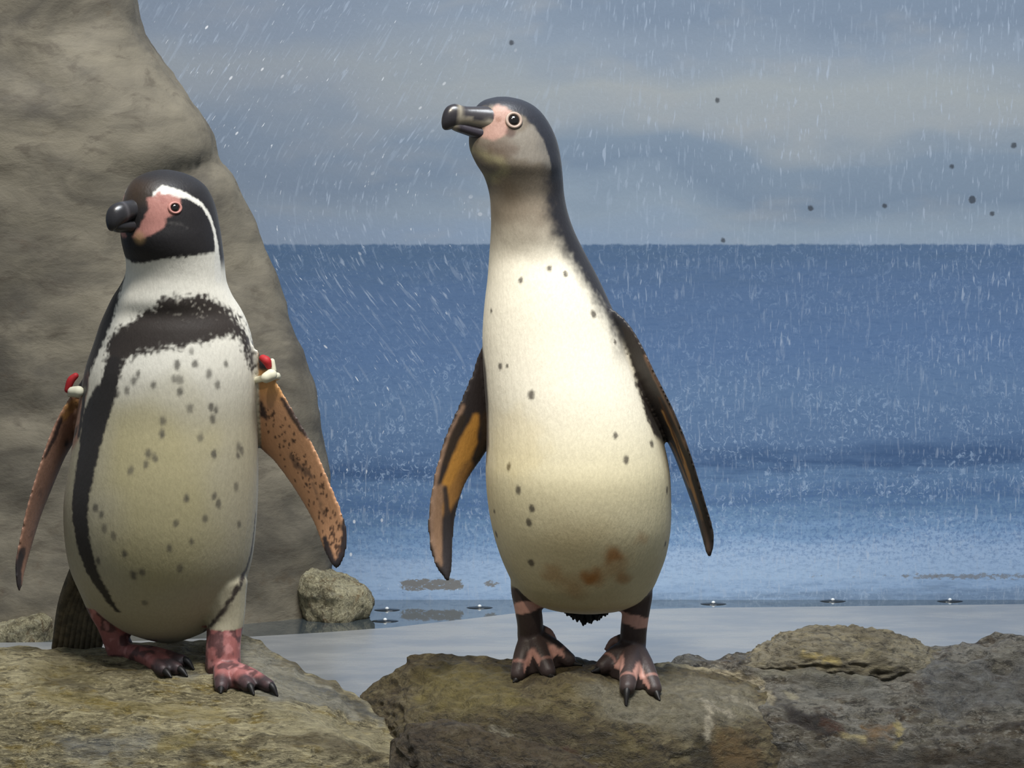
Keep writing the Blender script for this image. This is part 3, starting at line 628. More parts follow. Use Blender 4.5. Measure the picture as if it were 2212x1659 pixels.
def make_foot(mb, leg, ankle, toes, r=0.0075):
    """leg: list of (point, radius); toes: toe-tip points on the rock. The webbed foot is a wedge that rests on the rock."""
    mb.tube([p for p, _ in leg], [q for _, q in leg], seg=6)
    out = []
    for t in toes:
        t = np.asarray(t, float); tip = t.copy(); tip[2] = drop(t)[2]+r*0.6
        mid = ankle*0.45+tip*0.55; mid[2] = max(mid[2]+.002, drop(mid)[2]+r*.8)
        L = [ankle, mid, tip]; mb.tube(L, [r*1.2, r*1.1, r*0.85], n=12, seg=6); out.append(cat(np.array(L), 13))
    for i in range(len(out)-1):
        A, B = out[i], out[i+1]; K = 9; V = []; Fc = []; m_ = 12
        for k in range(m_):
            for j in range(K):
                s = j/(K-1); p = A[k]*(1-s)+B[k]*s
                p = p + (ankle-p)*0.12*math.sin(math.pi*s)*(k/(m_-1))**2
                top = p+np.array([0, 0, r*.55-.002*math.sin(math.pi*s)]); bot = p.copy(); bot[2] = min(drop(p)[2]-.0005, top[2]-.006)
                V.append(top); V.append(bot)
        idx = lambda k, j, u: (k*K+j)*2+u
        for k in range(m_-1):
            for j in range(K-1):
                Fc.append((idx(k, j, 0), idx(k+1, j, 0), idx(k+1, j+1, 0), idx(k, j+1, 0)))
                Fc.append((idx(k, j, 1), idx(k, j+1, 1), idx(k+1, j+1, 1), idx(k+1, j, 1)))
        for k in range(m_-1):
            for j in (0, K-1):
                Fc.append((idx(k, j, 0), idx(k, j, 1), idx(k+1, j, 1), idx(k+1, j, 0)))
        for k in (0, m_-1):
            for j in range(K-1): Fc.append((idx(k, j, 0), idx(k, j+1, 0), idx(k, j+1, 1), idx(k, j, 1)))
        mb.add(V, Fc)
    hp = ankle+np.array([0, 0.004, 0]); hg = drop(hp); mb.tube([hp, hg+np.array([0, 0, 0.006])], [r*1.2, r*1.0], seg=5)
    return out
def claws(root, toes, length=0.013, r=0.0036):
    for L in toes:
        d = L[-1]-L[-3]; d /= np.linalg.norm(d); tip = L[-1]+d*(length+0.004); tip[2] = drop(tip)[2]+0.001
        mb = MB(); mb.tube([L[-1]-d*0.003+np.array([0, 0, 0.001]), L[-1]+d*length*0.6+np.array([0, 0, 0.001]), tip], [r*1.15, r, r*0.35], n=10, seg=4)
        mb.obj('claw', M_claw, root)

def loft_bill(root, base, tip, up, stations, name, paint):
    """stations: (t along, up offset, half height top, half height bottom, half width) in metres along base->tip"""
    f = tip-base; L = np.linalg.norm(f); f = f/L; up = up-f*(up@f); up /= np.linalg.norm(up); sd = np.cross(f, up)
    D = cat(stations, 30); R = []; a = np.linspace(0, 2*math.pi, 28, endpoint=False)
    for t, o, ht, hb, hw in D:
        c = base+f*(t*L)+up*o
        R.append([c+sd*hw*math.cos(q)+up*((ht if math.sin(q) > 0 else hb)*math.sin(q)) for q in a])
    mb = MB(); mb.rings(R)
    ob = mb.obj(name, M_horn, root); me = ob.data; co = get_co(me); rel = co-base
    T = rel@f/L; U = rel@up; S = rel@sd
    C = paint(T, U, S, co); at_ = me.color_attributes.new('horn', 'FLOAT_COLOR', 'POINT'); at_.data.foreach_set('color', np.column_stack([C, np.ones(len(C))]).ravel())
    return ob
M_horn = bill_material('bill_horn', None, None, None)

def finish(root, mb, vox, sm_it):
    me = remesh(mb.mesh('b'), vox); relax(me, sm_it, 0.55)
    me.name = 'body'; me.polygons.foreach_set('use_smooth', [True]*len(me.polygons)); me.materials.append(M_plume)
    ob = bpy.data.objects.new('body', me); COL.objects.link(ob); adopt(ob, root); return ob, me

VOX = 0.0021
# ================================================================== slender pale penguin (right)
def penguin_pale():
    Y0 = 0.02
    rows = [(209, 1072, 1098, .8, 18, 0), (216, 1046, 1128, .76, 18, 0), (228, 1030, 1152, .74, 18, 0), (245, 1022, 1171, .73, 18, 0), (268, 1018, 1187, .73, 18, 0), (295, 1013, 1200, .74, 18, 0), (322, 1015, 1208, .76, 18, 0),
            (352, 1028, 1213, .80, 18, .0), (382, 1046, 1216, .84, 16, .005), (420, 1057, 1219, .9, 12, .01), (460, 1060, 1227, .92, 8, .012), (500, 1060, 1241, .92, 4, .015), (545, 1057, 1263, .9, 0, Y0), (600, 1053, 1292, .88, 0, Y0),
            (660, 1046, 1320, .86, 0, Y0), (720, 1042, 1345, .85, 0, Y0), (780, 1043, 1370, .85, 0, Y0-.001), (840, 1047, 1393, .855, 0, Y0-.003), (900, 1051, 1416, .86, 0, Y0-.0045), (960, 1051, 1435, .87, 0, Y0-.006), (1020, 1049, 1447, .88, 0, Y0-.008), (1080, 1053, 1450, .88, 0, Y0-.008), (1140, 1063, 1449, .87, 0, Y0-.006),
            (1195, 1079, 1440, .86, 0, Y0-.002), (1240, 1098, 1424, .84, 0, Y0), (1270, 1114, 1410, .82, 0, Y0+.002), (1294, 1140, 1392, .80, 0, Y0+.004), (1312, 1182, 1356, .74, 0, Y0+.008), (1323, 1236, 1306, .6, 0, Y0+.012)]
    mb = MB(); body_rings(mb, rows)
    # flippers
    A1 = [at(*p) for p in [(1085, 700, .03), (1042, 745, .03), (1020, 805, .028), (988, 880, .022), (958, 950, .016), (937, 1030, .010), (925, 1105, .005), (925, 1165, .002), (937, 1215, .0), (962, 1254, -.002)]]
    B1 = [at(*p) for p in [(1110, 800, .05), (1090, 860, .05), (1078, 905, .05), (1066, 950, .048), (1042, 988, .045), (1006, 1042, .038), (986, 1102, .030), (979, 1155, .022), (977, 1215, .010), (971, 1254, .002)]]
    mb.blade(A1, B1, .016, .007)
    A2 = [at(*p) for p in [(1312, 660, .0), (1350, 690, -.01), (1384, 742, -.02), (1414, 805, -.028), (1444, 865, -.03), (1472, 930, -.028), (1497, 1000, -.024), (1521, 1080, -.018), (1541, 1150, -.012), (1536, 1203, -.008)]]
    B2 = [at(*p) for p in [(1320, 760, .03), (1345, 820, .03), (1368, 868, .03), (1396, 905, .03), (1432, 935, .03), (1455, 972, .03), (1480, 1036, .026), (1506, 1112, .018), (1522, 1172, .006), (1530, 1203, -.004)]]
    mb.blade(A2, B2, .020, .008)
    # legs and feet
    anA = at(1146, 1376, .03); toesA = [ground(1119, 1468), ground(1184, 1462), ground(1228, 1438)]
    anB = at(1367, 1396, .028); toesB = [ground(1302, 1452), ground(1355, 1498), ground(1413, 1500)]
    legA = [(at(1160, 1210, .02), .030), (at(1140, 1268, .02), .0185), (at(1140, 1305, .02), .0148), (at(1145, 1345, .024), .0138), (anA, .0140)]
    legB = [(at(1350, 1210, .02), .030), (at(1374, 1275, .02), .0180), (at(1374, 1315, .02), .0148), (at(1369, 1360, .022), .0140), (anB, .0140)]
    fA = make_foot(mb, legA, anA, toesA, r=.0098); fB = make_foot(mb, legB, anB, toesB, r=.0098)
    hal = []
    for pts in ([(1168, 1358, .034), (1186, 1366, .034), (1198, 1382, .034)], [(1344, 1378, .034), (1324, 1386, .034), (1311, 1402, .034)]):
        P = [at(*p) for p in pts]; mb.tube(P, [.005, .0042, .003], n=10, seg=5); hal.append(P)
    base = drop(at(1260, 1440, .02)); root = empty('penguin', base)
    tag(root, 'slender grey-necked penguin with unbanded pale breast on mossy rock', 'penguin')
    ob, me = finish(root, mb, VOX, 8)

    # ---- colours
    p = Painter(me, (226, 220, 204)); co, no = p.co, p.no; n1, n2, n3 = p.n1, p.n2, p.n3
    px = CX + co[:, 0]/PXM(0)                       # body-space units: millimetre-like columns across and up
    zz = lambda y: at(1200, y, 0.0)[2]
    Z = co[:, 2]; m = PXM(0)
    # soiled yellowish belly
    p.put(sm(zz(800), zz(1060), Z)*0.75, (196, 184, 142))
    p.put(sm(.10, .03, np.linalg.norm(co-p.hit(1250, 1275), axis=1)+n3*.02)*.5, (170, 150, 104))
    # grey neck and cheeks of the young bird
    tor = Z > zz(1330)
    p.put(sm(zz(600), zz(450), Z+n2*0.006)*0.92, (124, 112, 98))
    p.put(sm(zz(455), zz(390), Z+n2*0.006)*0.9, (104, 96, 86))
    # dark mantle: behind the line that runs down the side of the neck to the shoulder
    side = np.array([p.hit(*q) for q in [(1120, 232), (1150, 262), (1172, 300), (1186, 340), (1184, 400), (1186, 450), (1200, 505), (1232, 560), (1272, 620), (1310, 680), (1338, 740)]])
    o_ = np.argsort(side[:, 2]); bx = np.interp(Z, side[o_, 2], side[o_, 0])
    front = no[:, 1] < 0.25
    back_r = sm(-26*m, 16*m, co[:, 0]-bx+n2*0.004+n1*.003)*sm(zz(800), zz(720), Z)
    yb = np.interp(Z, [zz(760), zz(600), zz(480), zz(380)], [.045, .035, .03, .02])
    back_b = sm(0, .02, co[:, 1]-yb+n2*0.004)*(Z > zz(1240))
    p.put(np.maximum(back_r, back_b)*(Z < zz(205)+1)*(Z > zz(1240)), (40, 40, 46), 0.5)
    # head: black crown
    HF = np.array([-math.cos(math.radians(18)), -math.sin(math.radians(18)), 0]); HC = at(1105, 280, 0)
    def hc(P): r = np.atleast_2d(P)-HC; return np.column_stack([r@HF, r[:, 2]])
    H = hc(co); head = Z > zz(420)
    def hpoly(pts): return inside2(H, hc(np.array([p.hit(*q) for q in pts])))
    # greyish cheek streaks
    p.put(head*sm(.004, -.004, hpoly([(1100, 295), (1150, 270), (1185, 300), (1195, 360), (1150, 350), (1090, 330), (1060, 315)])+n2*.006)*0.55, (128, 124, 118))
    p.put(head*sm(.004, -.004, hpoly([(1040, 310), (1095, 300), (1120, 320), (1090, 345), (1055, 335)])+n2*.005)*0.6, (86, 70, 60))
    p.put(head*sm(.008, -.006, hpoly([(1016, 325), (1045, 330), (1080, 345), (1090, 375), (1060, 390), (1045, 378), (1028, 358)])+n2*.004)*0.8, (150, 144, 112))
    crown = hpoly([(1000, 232), (1040, 228), (1062, 226), (1085, 229), (1105, 238), (1130, 250), (1150, 268), (1172, 298), (1186, 340), (1192, 385), (1300, 385), (1300, 150), (1000, 150)])
    cz = hc(np.array([p.hit(*q) for q in [(1035, 236), (1062, 230), (1088, 232), (1110, 240), (1135, 254), (1155, 275), (1175, 305), (1188, 345), (1193, 390)]])); o2 = np.argsort(-cz[:, 0])
    lim = np.interp(-H[:, 0], -cz[o2, 0], cz[o2, 1])
    p.put(head*sm(-.003, .003, H[:, 1]-lim+n1*.0015+n2*.0015)*(Z > zz(395)), (38, 40, 48), 0.45)
    # bare pink skin round the bill and the eye
    pk = hpoly([(1036, 296), (1048, 270), (1060, 240), (1072, 226), (1090, 230), (1104, 241), (1100, 262), (1096, 290), (1082, 298), (1060, 302)])
    p.put(head*sm(.002, -.002, pk+n1*.0012), (154, 122, 112), 0.5)
    p.put(head*sm(.0035, .0, np.abs(np.linalg.norm(co-p.hit(1077, 258), axis=1)-.001))*0.8, (120, 84, 70))
    p.put(head*sm(.0075, .003, np.linalg.norm(co-p.hit(1103, 286), axis=1))*0.7, (64, 40, 36))
    # dark throat mottle
    for q, r_ in (((1090, 400), .02), ((1110, 430), .02), ((1060, 325), .008)):
        p.put(sm(r_, 0, np.linalg.norm(co-p.hit(*q), axis=1)+n2*.006)*0.35, (92, 78, 64))
    # belly spots
    for (x, y, r_) in [(1186, 580, 5), (1221, 592, 5), (1125, 605, 5), (1282, 678, 7), (1081, 792, 6), (1147, 853, 8), (1329, 739, 4), (1374, 831, 6), (1329, 940, 6), (1353, 994, 7), (1408, 959, 7), (1061, 672, 4), (1099, 1009, 6), (1119, 1058, 7), (1149, 1099, 7), (1142, 1129, 7), (1147, 1216, 8), (1068, 1105, 5), (1441, 1059, 6), (1072, 1155, 6), (1437, 1175, 6), (1096, 790, 3)]:
        d = np.linalg.norm((co-p.hit(x, y))*np.array([1.15, 1, .85]), axis=1); p.put(sm(r_*1.5*m, r_*.7*m, d+n1*.0012)*0.85, (62, 56, 50))
    # rusty stains low on the belly
    for (x, y, r_, k) in [(1323, 1199, 24, .75), (1278, 1249, 26, .9), (1348, 1249, 22, .6), (1385, 1162, 20, .4), (1196, 1240, 30, .4), (1240, 1270, 40, .4), (1330, 1222, 36, .4)]:
        d = np.linalg.norm((co-p.hit(x, y)), axis=1); p.put(sm(r_*1.3*m, r_*.2*m, d+n2*.006)*k, (150, 96, 36))
    p.put(sm(.05, .02, np.linalg.norm(co-p.hit(1110, 960), axis=1)+n2*.01)*.15, (200, 170, 80))
    # flippers: dark, with an ochre underside and a dark rib along the leading edge
    la = np.array(cat(A1, 30)); lb = np.array(cat(B1, 30)); mid = (la+lb)/2
    xa = np.interp(Z, [zz(990), zz(960), zz(870), zz(800), zz(740)], [at(1052, 990)[0], at(1056, 960)[0], at(1055, 870)[0], at(1050, 800)[0], at(1040, 740)[0]])
    dw = inside2(co[:, [0, 2]], np.vstack([[at(1052, 735, .03)], la[3:], lb[::-1][:26], [at(1054, 830, .04)]])[:, [0, 2]])
    w1 = sm(.006, .002, dw)*sm(3*m, -3*m, co[:, 0]-xa)*sm(zz(725), zz(750), Z)
    p.put(w1, (42, 36, 36), .5)
    def strip(L, wd, soft, col, k=1.0, mask=w1, ns=.0015):
        P = np.array([p.hit(*q) for q in L]); d = poly_d(co, P, [q*m for q in wd]); p.put(mask*sm(soft*m, -soft*m, d+n2*ns)*k, col)
    strip([(1028, 900), (1012, 955), (990, 1010), (965, 1060)], [8, 22, 26, 18], 6, (176, 126, 58))
    strip([(1010, 1010), (985, 1060), (960, 1100)], [16, 20, 16], 8, (150, 108, 58))
    strip([(950, 1060), (944, 1120), (945, 1170), (955, 1215)], [14, 14, 12, 8], 6, (132, 104, 82))
    strip([(1000, 880), (972, 940), (948, 1010), (936, 1080), (932, 1150), (944, 1210)], [5, 5, 5, 5, 5, 4], 4, (140, 112, 92), .8)
    strip([(998, 905), (978, 950), (962, 1000)], [9, 10, 6], 4, (48, 38, 30), .9)
    strip([(962, 1055), (966, 1110), (967, 1160), (966, 1215), (966, 1250)], [6, 10, 12, 12, 9], 4, (46, 42, 44), .95)
    strip([(1050, 900), (1048, 950), (1030, 990)], [12, 12, 6], 6, (62, 48, 34), .7)
    la2 = np.array(cat(A2, 30)); lb2 = np.array(cat(B2, 30))
    xb = np.interp(Z, [zz(960), zz(905), zz(790), zz(700)], [at(1424, 960)[0], at(1398, 905)[0], at(1364, 790)[0], at(1342, 700)[0]])
    w2 = sm(.007, .002, inside2(co[:, [0, 2]], np.vstack([la2[3:], lb2[::-1]])[:, [0, 2]]))*sm(zz(690), zz(715), Z)*sm(-3*m, 4*m, co[:, 0]-xb+n1*.002)
    p.put(w2, (44, 38, 36), .45)
    strip([(1432, 890), (1455, 940), (1478, 1000), (1500, 1070), (1515, 1120)], [5, 9, 10, 8, 5], 4, (172, 128, 76), .95, w2)
    strip([(1450, 960), (1470, 1005), (1488, 1050)], [6, 8, 6], 4, (160, 118, 66), .9, w2)
    strip([(1424, 860), (1442, 905), (1462, 955), (1476, 1000)], [3, 5, 6, 3], 3, (70, 46, 32), .9, w2)
    strip([(1505, 1090), (1520, 1140), (1530, 1190)], [6, 8, 6], 5, (92, 76, 68), .8, w2)
    strip([(1392, 770), (1420, 830), (1450, 895), (1482, 970)], [3, 3, 3, 3], 4, (120, 92, 72), .7, w2)
    # legs and feet: blackish with pink bands and webs
    foot = (Z < zz(1262)) & ((co[:, 0] < at(1185, 1300)[0]) | (co[:, 0] > at(1335, 1300)[0])) | (Z < zz(1340))
    legm = np.minimum(poly_d(co, [q for q, _ in legA][1:], [.0215, .020, .020, .022]), poly_d(co, [q for q, _ in legB][1:], [.0215, .020, .020, .022]))
    ft = np.maximum((legm < 0)*(Z < zz(1272)), Z < zz(1345)).astype(float)
    for T in (fA, fB):
        for L in T: ft = np.maximum(ft, (poly_d(co, L, [.013]*len(L)) < 0))
    p.put(ft*sm(zz(1266), zz(1278), Z+n2*.004), (62, 50, 48), .5)
    for q, hw in (((1140, 1310), 15), ((1372, 1340), 15)):
        s_ = 1 if q[0] < 1200 else -1
        zc = at(q[0], q[1], .01)[2] + s_*(co[:, 0]-at(*q)[0])*0.28*(1 if s_ > 0 else 1)
        p.put(ft*sm(hw*m, hw*.75*m, np.abs(Z-zc)+n2*.003)*(Z > zz(1375))*((co[:, 0] < at(1250, 1300)[0]) == (s_ > 0))*(Z < zz(1280)), (196, 150, 136))
    for T in (fA, fB):
        dt = np.min([poly_d(co, L) for L in T], axis=0); tr = np.min([np.linalg.norm(co-L[-1], axis=1) for L in T], axis=0)
        an = T[0][0]; fr = np.linalg.norm(co-an, axis=1)
        for i in range(2):
            W = [(T[i][k]+T[i+1][k])/2 for k in (4, 7, 9, 11)]
            d = poly_d(co*np.array([1, 1, .4]), np.array(W)*np.array([1, 1, .4]), [.0008, .0032, .006, .009]); p.put((no[:, 2] > .1)*sm(.002, -.001, d+n1*.0008), (190, 142, 128), .5)
        for L in T:
            d = np.abs(np.linalg.norm(co-L[11], axis=1)-.012); p.put((no[:, 2] > .1)*sm(.0018, .0006, d)*.6*(np.linalg.norm(co-L[5], axis=1) < np.linalg.norm(L[11]-L[5])), (170, 124, 112))
    for P in hal: p.put(sm(.009, .006, poly_d(co, P[1:])), (168, 130, 118))
    p.save()

    # ---- eyes, bill, tail, claws
    e = p.hit(1110, 260); h = p.bvh.find_nearest(Vector(e)); nr = np.array(h[1]); sd = np.cross(HF, [0, 0, 1.0])
    M_ring = plain('pink_eye_ring', (150, 132, 122), 0.5, 0.4)
    lat = np.array([0, 0, 0]); s_dir = np.cross(HF, [0, 0, 1.0]); k = (e-HC)@s_dir
    e2 = e-2*k*s_dir; nr2 = nr-2*(nr@s_dir)*s_dir; h2 = p.bvh.find_nearest(Vector(e2)); e2 = np.array(h2[0])
    for c_, n_ in ((e, nr), (e2, nr2)):
        ey = lens_mesh('eye', c_, n_, .0058, .0035, M_eye, root); rg = torus_mesh('eye_ring', c_+n_*.0004, n_, .0072, .0017, M_ring, root)
    bb = at(1062, 266, -.016); tip = bb + HF*(104*m/math.cos(math.radians(18))) + np.array([0, 0, 11*m])
    up = np.array([0, 0, 1.0])
    def paint_up(T, U, S, co_):
        C = np.tile(lin(128, 122, 110), (len(T), 1)); nn_ = nz(co_, 160, 2)
        def pt(mk, c): C[:] = C*(1-mk[:, None]) + lin(*c)*mk[:, None]
        pt(sm(.70, .77, T+nn_*.03), (40, 38, 42)); pt(sm(.002, .006, U+nn_*.002)*sm(.70, .6, T), (50, 48, 52))
        pt(sm(.10, .02, np.abs(T-.36))*0+sm(.16, .08, np.abs(T-.32))*sm(.004, .001, np.abs(U-.0035)), (44, 42, 46)); pt(sm(.06, .0, T), (150, 112, 104))
        return C
    def paint_lo(T, U, S, co_):
        C = np.tile(lin(122, 116, 104), (len(T), 1)); nn_ = nz(co_, 160, 2)
        mk = sm(.34, .24, np.abs(T-.42)+nn_*.05); C[:] = C*(1-mk[:, None])+lin(48, 44, 52)*mk[:, None]
        mk = sm(.1, .0, T); C[:] = C*(1-mk[:, None])+lin(170, 128, 120)*mk[:, None]; return C
    loft_bill(root, bb, tip, up, [(-.25, .001, .015, .008, .014), (.0, .0015, .0155, .010, .0125), (.3, .003, .0125, .0095, .0098), (.55, .004, .0105, .0095, .0085), (.76, .0035, .0125, .0125, .0086), (.90, .002, .0115, .013, .0072), (.97, .0005, .008, .010, .005), (1.0, -.001, .003, .004, .002)], 'upper_bill', paint_up)
    loft_bill(root, bb, tip, up, [(-.2, -.012, .009, .006, .011), (.05, -.012, .0085, .006, .010), (.3, -.0105, .007, .006, .0085), (.55, -.0080, .006, .0055, .0075), (.75, -.0055, .005, .0052, .0062), (.86, -.004, .003, .003, .004)], 'lower_bill', paint_lo)
    mb = MB()
    r_ = np.random.default_rng(3)
    for i in range(26):
        x = 1208+108*i/25; y = 1316+34*(1-abs((x-1266)/58)**1.3)+r_.uniform(-7, 3)
        b0 = at(x*.6+1268*.4, 1272, .085); t0 = at(x, y, .062+r_.uniform(-.006, .006)); mb.tube([b0, b0*.3+t0*.7+np.array([0, .003, 0]), t0], [.008, .0062, .0012], n=8, seg=5)
    mb.obj('tail', M_tail, root)
    claws(root, fA); claws(root, fB)
    return root
penguin_pale()

# ================================================================== black-banded adult (left)
def penguin_banded():
    Y0 = 0.075; YH = 0.055; yw = 47
    rows = [(367, 338, 366, .85, yw, YH), (374, 312, 394, .82, yw, YH), (386, 291, 420, .80, yw, YH), (404, 277, 442, .80, yw, YH), (426, 269, 455, .80, yw, YH), (450, 265, 464, .80, yw, YH), (478, 264, 470, .82, yw, YH), (505, 263, 475, .84, yw, YH), (532, 267, 479, .86, 38, YH),
            (560, 273, 483, .90, 30, YH+.004), (588, 272, 486, .92, 20, YH+.007), (612, 262, 490, .92, 10, Y0-.011), (640, 244, 502, .90, 4, Y0-.007), (668, 230, 520, .87, 0, Y0), (700, 216, 535, .85, 0, Y0), (740, 203, 546, .84, 0, Y0), (790, 186, 552, .84, 0, Y0), (840, 176, 554, .84, 0, Y0),
            (900, 166, 555, .85, 0, Y0), (960, 157, 557, .86, 0, Y0-.003), (1020, 147, 558, .87, 0, Y0-.005), (1080, 139, 557, .87, 0, Y0-.006), (1140, 139, 553, .87, 0, Y0-.006), (1200, 146, 546, .86, 0, Y0-.004), (1250, 161, 533, .85, 0, Y0), (1295, 190, 512, .84, 0, Y0+.004), (1330, 222, 484, .82, 0, Y0+.008), (1358, 262, 452, .78, 0, Y0+.01), (1376, 305, 415, .7, 0, Y0+.012), (1388, 345, 380, .6, 0, Y0+.014)]
    mb = MB(); body_rings(mb, rows)
    A1 = [at(*p) for p in [(250, 740, .08), (200, 790, .075), (160, 845, .07), (128, 895, .064), (104, 950, .058), (82, 1015, .052), (61, 1085, .046), (45, 1155, .042), (34, 1215, .040), (39, 1278, .040)]]
    B1 = [at(*p) for p in [(260, 850, .11), (225, 880, .11), (196, 905, .108), (172, 935, .105), (140, 985, .10), (112, 1050, .094), (86, 1115, .086), (66, 1180, .074), (50, 1240, .058), (43, 1278, .044)]]
    mb.blade(A1, B1, .017, .007)
    A2 = [at(*p) for p in [(500, 700, .07), (545, 742, .062), (578, 790, .058), (606, 838, .054), (643, 903, .048), (682, 970, .042), (712, 1040, .036), (737, 1100, .032), (751, 1150, .030), (748, 1192, .030), (733, 1226, .031)]]
    B2 = [at(*p) for p in [(505, 880, .10), (525, 920, .10), (545, 950, .098), (562, 968, .095), (592, 995, .090), (622, 1034, .082), (652, 1080, .072), (680, 1132, .060), (697, 1180, .048), (712, 1212, .038), (724, 1228, .033)]]
    mb.blade(A2, B2, .017, .007)
    anA = at(262, 1408, .085); toesA = [ground(352, 1458), ground(382, 1455), ground(392, 1438)]
    anB = at(482, 1440, .035); toesB = [ground(478, 1494), ground(536, 1492), ground(580, 1492)]
    legA = [(at(222, 1250, .08), .030), (at(228, 1310, .08), .0200), (at(238, 1345, .08), .0150), (at(250, 1378, .082), .0145), (anA, .0150)]
    legB = [(at(472, 1270, .055), .032), (at(486, 1330, .05), .0215), (at(484, 1372, .044), .0185), (at(482, 1405, .038), .0185), (anB, .0190)]
    fA = make_foot(mb, legA, anA, toesA, r=.0085); fB = make_foot(mb, legB, anB, toesB, r=.0085)
    root = empty('penguin', drop(at(370, 1420, .06)))
    tag(root, 'penguin with black breast band, spotted belly and black-and-white face on slab rock', 'penguin')
    ob, me = finish(root, mb, VOX, 8)

    p = Painter(me, (222, 217, 204)); co, no = p.co, p.no; n1, n2, n3 = p.n1, p.n2, p.n3; Z = co[:, 2]; m = PXM(.03)
    zz = lambda y: at(360, y, 0.03)[2]; XX = lambda x, y=900: at(x, y, 0.03)[0]
    DARK = (40, 36, 34)
    # greenish-yellow soiled belly, also toned down for the dimmer light low down
    p.put(sm(zz(740), zz(960), Z)*.9, (154, 145, 119))
    d = poly_d(co, [p.hit(330, 960), p.hit(335, 1080), p.hit(345, 1180)]); p.put(sm(.085, .02, d+n3*.02)*0.55, (164, 152, 104))
    # dark back
    yb = np.interp(Z, [zz(1350), zz(1100), zz(800), zz(660), zz(600), zz(480)], [.095, .085, .080, .082, .088, .08])
    p.put(sm(0, .008, co[:, 1]-yb+n2*.003)*(Z < zz(470))*(Z > zz(1345)), DARK, .5)
    X2 = co[:, [0, 2]]
    fr = no[:, 1] < .55
    def tpoly(pts): return inside2(X2, np.array([p.hit(*q) for q in pts])[:, [0, 2]])
    # left shoulder: dark mantle edge and white stripe inside it
    xm = np.interp(Z, [zz(850), zz(790), zz(740), zz(690), zz(640), zz(600), zz(575)], [XX(176), XX(201), XX(226), XX(246), XX(260), XX(270), XX(268)])
    p.put(sm(4*m, -4*m, co[:, 0]-xm+n1*.003)*sm(zz(572), zz(590), Z)*sm(zz(880), zz(840), Z), DARK)
    # breast band, then the stripe down each flank
    band = tpoly([(232, 735), (262, 706), (300, 686), (335, 660), (348, 645), (372, 640), (402, 646), (440, 640), (466, 650), (492, 668), (515, 690), (530, 716), (546, 760), (546, 800), (534, 770), (522, 742), (500, 722), (470, 729), (440, 738), (400, 748), (350, 753), (300, 763), (270, 778), (258, 805), (246, 850), (225, 850), (228, 790)])
    p.put(fr*sm(.004, -.003, band+n1*.0065+n2*.003), (50, 43, 39))
    p.put(fr*sm(.0, -.004, band)*sm(.34, .5, n1)*sm(zz(700), zz(650), Z)*.8, (170, 162, 150))
    def line(L, wd, col, soft=4, k=1.0, ns=.0025, mask=1.0):
        P = np.array([p.hit(*q) for q in L]); d = poly_d(co, P, [q*m for q in wd]); p.put(mask*sm(soft*m, -soft*m, d+n1*ns)*k, col)
    line([(244, 790), (230, 850), (206, 905), (192, 960), (181, 1020), (172, 1080), (172, 1130), (182, 1185), (198, 1232), (224, 1278), (252, 1318)], [20, 26, 36, 36, 34, 30, 27, 24, 19, 13, 7], DARK)
    line([(552, 1110), (545, 1180), (532, 1230), (510, 1275), (482, 1318), (455, 1352), (440, 1366)], [3, 6, 8, 7, 6, 5, 4], (58, 50, 44), 4)
    line([(215, 850), (190, 900), (178, 950)], [20, 24, 14], DARK, 5)
    line([(536, 735), (549, 790)], [6, 4], (70, 66, 66), 6, .8)
    # belly spots
    S = [(414, 759), (382, 789), (421, 787), (488, 787), (452, 808), (470, 831), (376, 820), (389, 820), (389, 846), (331, 831), (298, 808), (288, 822), (274, 844), (254, 851), (410, 882), (456, 880), (466, 884), (459, 905), (352, 909), (349, 934), (350, 942), (433, 945), (462, 981), (514, 983), (320, 981), (335, 989), (315, 1003), (282, 1016), (510, 1052), (403, 1077), (463, 1072), (472, 1088), (443, 1121), (380, 1131), (225, 1142), (245, 1158), (269, 1197), (288, 1243), (307, 1237), (366, 1186), (414, 1172), (389, 1228), (313, 1302), (212, 1212), (206, 1098), (219, 1112), (517, 1132), (516, 965), (522, 975)]
    for i, (x, y) in enumerate(S):
        r_ = 6+2.5*((i*37 % 10)/10); d = np.linalg.norm((co-p.hit(x, y))*np.array([1.2, 1, .8]), axis=1); p.put(sm(r_*1.6*m, r_*.5*m, d+n1*.0015)*(.6+.25*((i*13 % 7)/7)), (70, 66, 60))
    # ---- head in its own frame
    f = math.radians(yw); HF = np.array([-math.cos(f), -math.sin(f), 0]); SD = np.cross(HF, [0, 0, 1.0]); HC = at(366, 460, YH)
    if SD[1] > 0: SD = -SD                       # seen side
    ang = lambda P: (np.atleast_2d(P)-HC)
    def hc(P):
        r = ang(P); fw = r@HF; s = np.abs(r@SD); th = np.arctan2(s, fw)      # longitude from the bill, mirrored on both sides
        return np.column_stack([th*.045, r[:, 2]])
    H = hc(co); head = (Z > zz(640)).astype(float)
    def hpoly(pts): return inside2(H, hc(np.array([p.hit(*q) for q in pts])))
    def hline(L, wd, col, soft=2.5, ns=.0012, k=1.0):
        P = hc(np.array([p.hit(*q) for q in L])); d = np.full(len(co), 9.0)
        for i in range(len(P)-1):
            q, t = seg_d(H, P[i], P[i+1]); d = np.minimum(d, q-(wd[i]*(1-t)+wd[i+1]*t)*m)
        p.put(head*sm(soft*m, -soft*m, d+n1*ns)*k, col)
    blk = (34, 31, 32)
    low = hc(np.array([p.hit(*q) for q in [(285, 567), (330, 563), (380, 557), (430, 551), (462, 545)]])); o_ = np.argsort(low[:, 0])
    zl = np.interp(H[:, 0], low[o_, 0], low[o_, 1])
    nape = H[:, 0] > hc(p.hit(464, 520))[0][0]
    p.put(head*sm(-.0015, .0015, H[:, 1]-zl+n1*.0025)*(~nape), blk, .5)
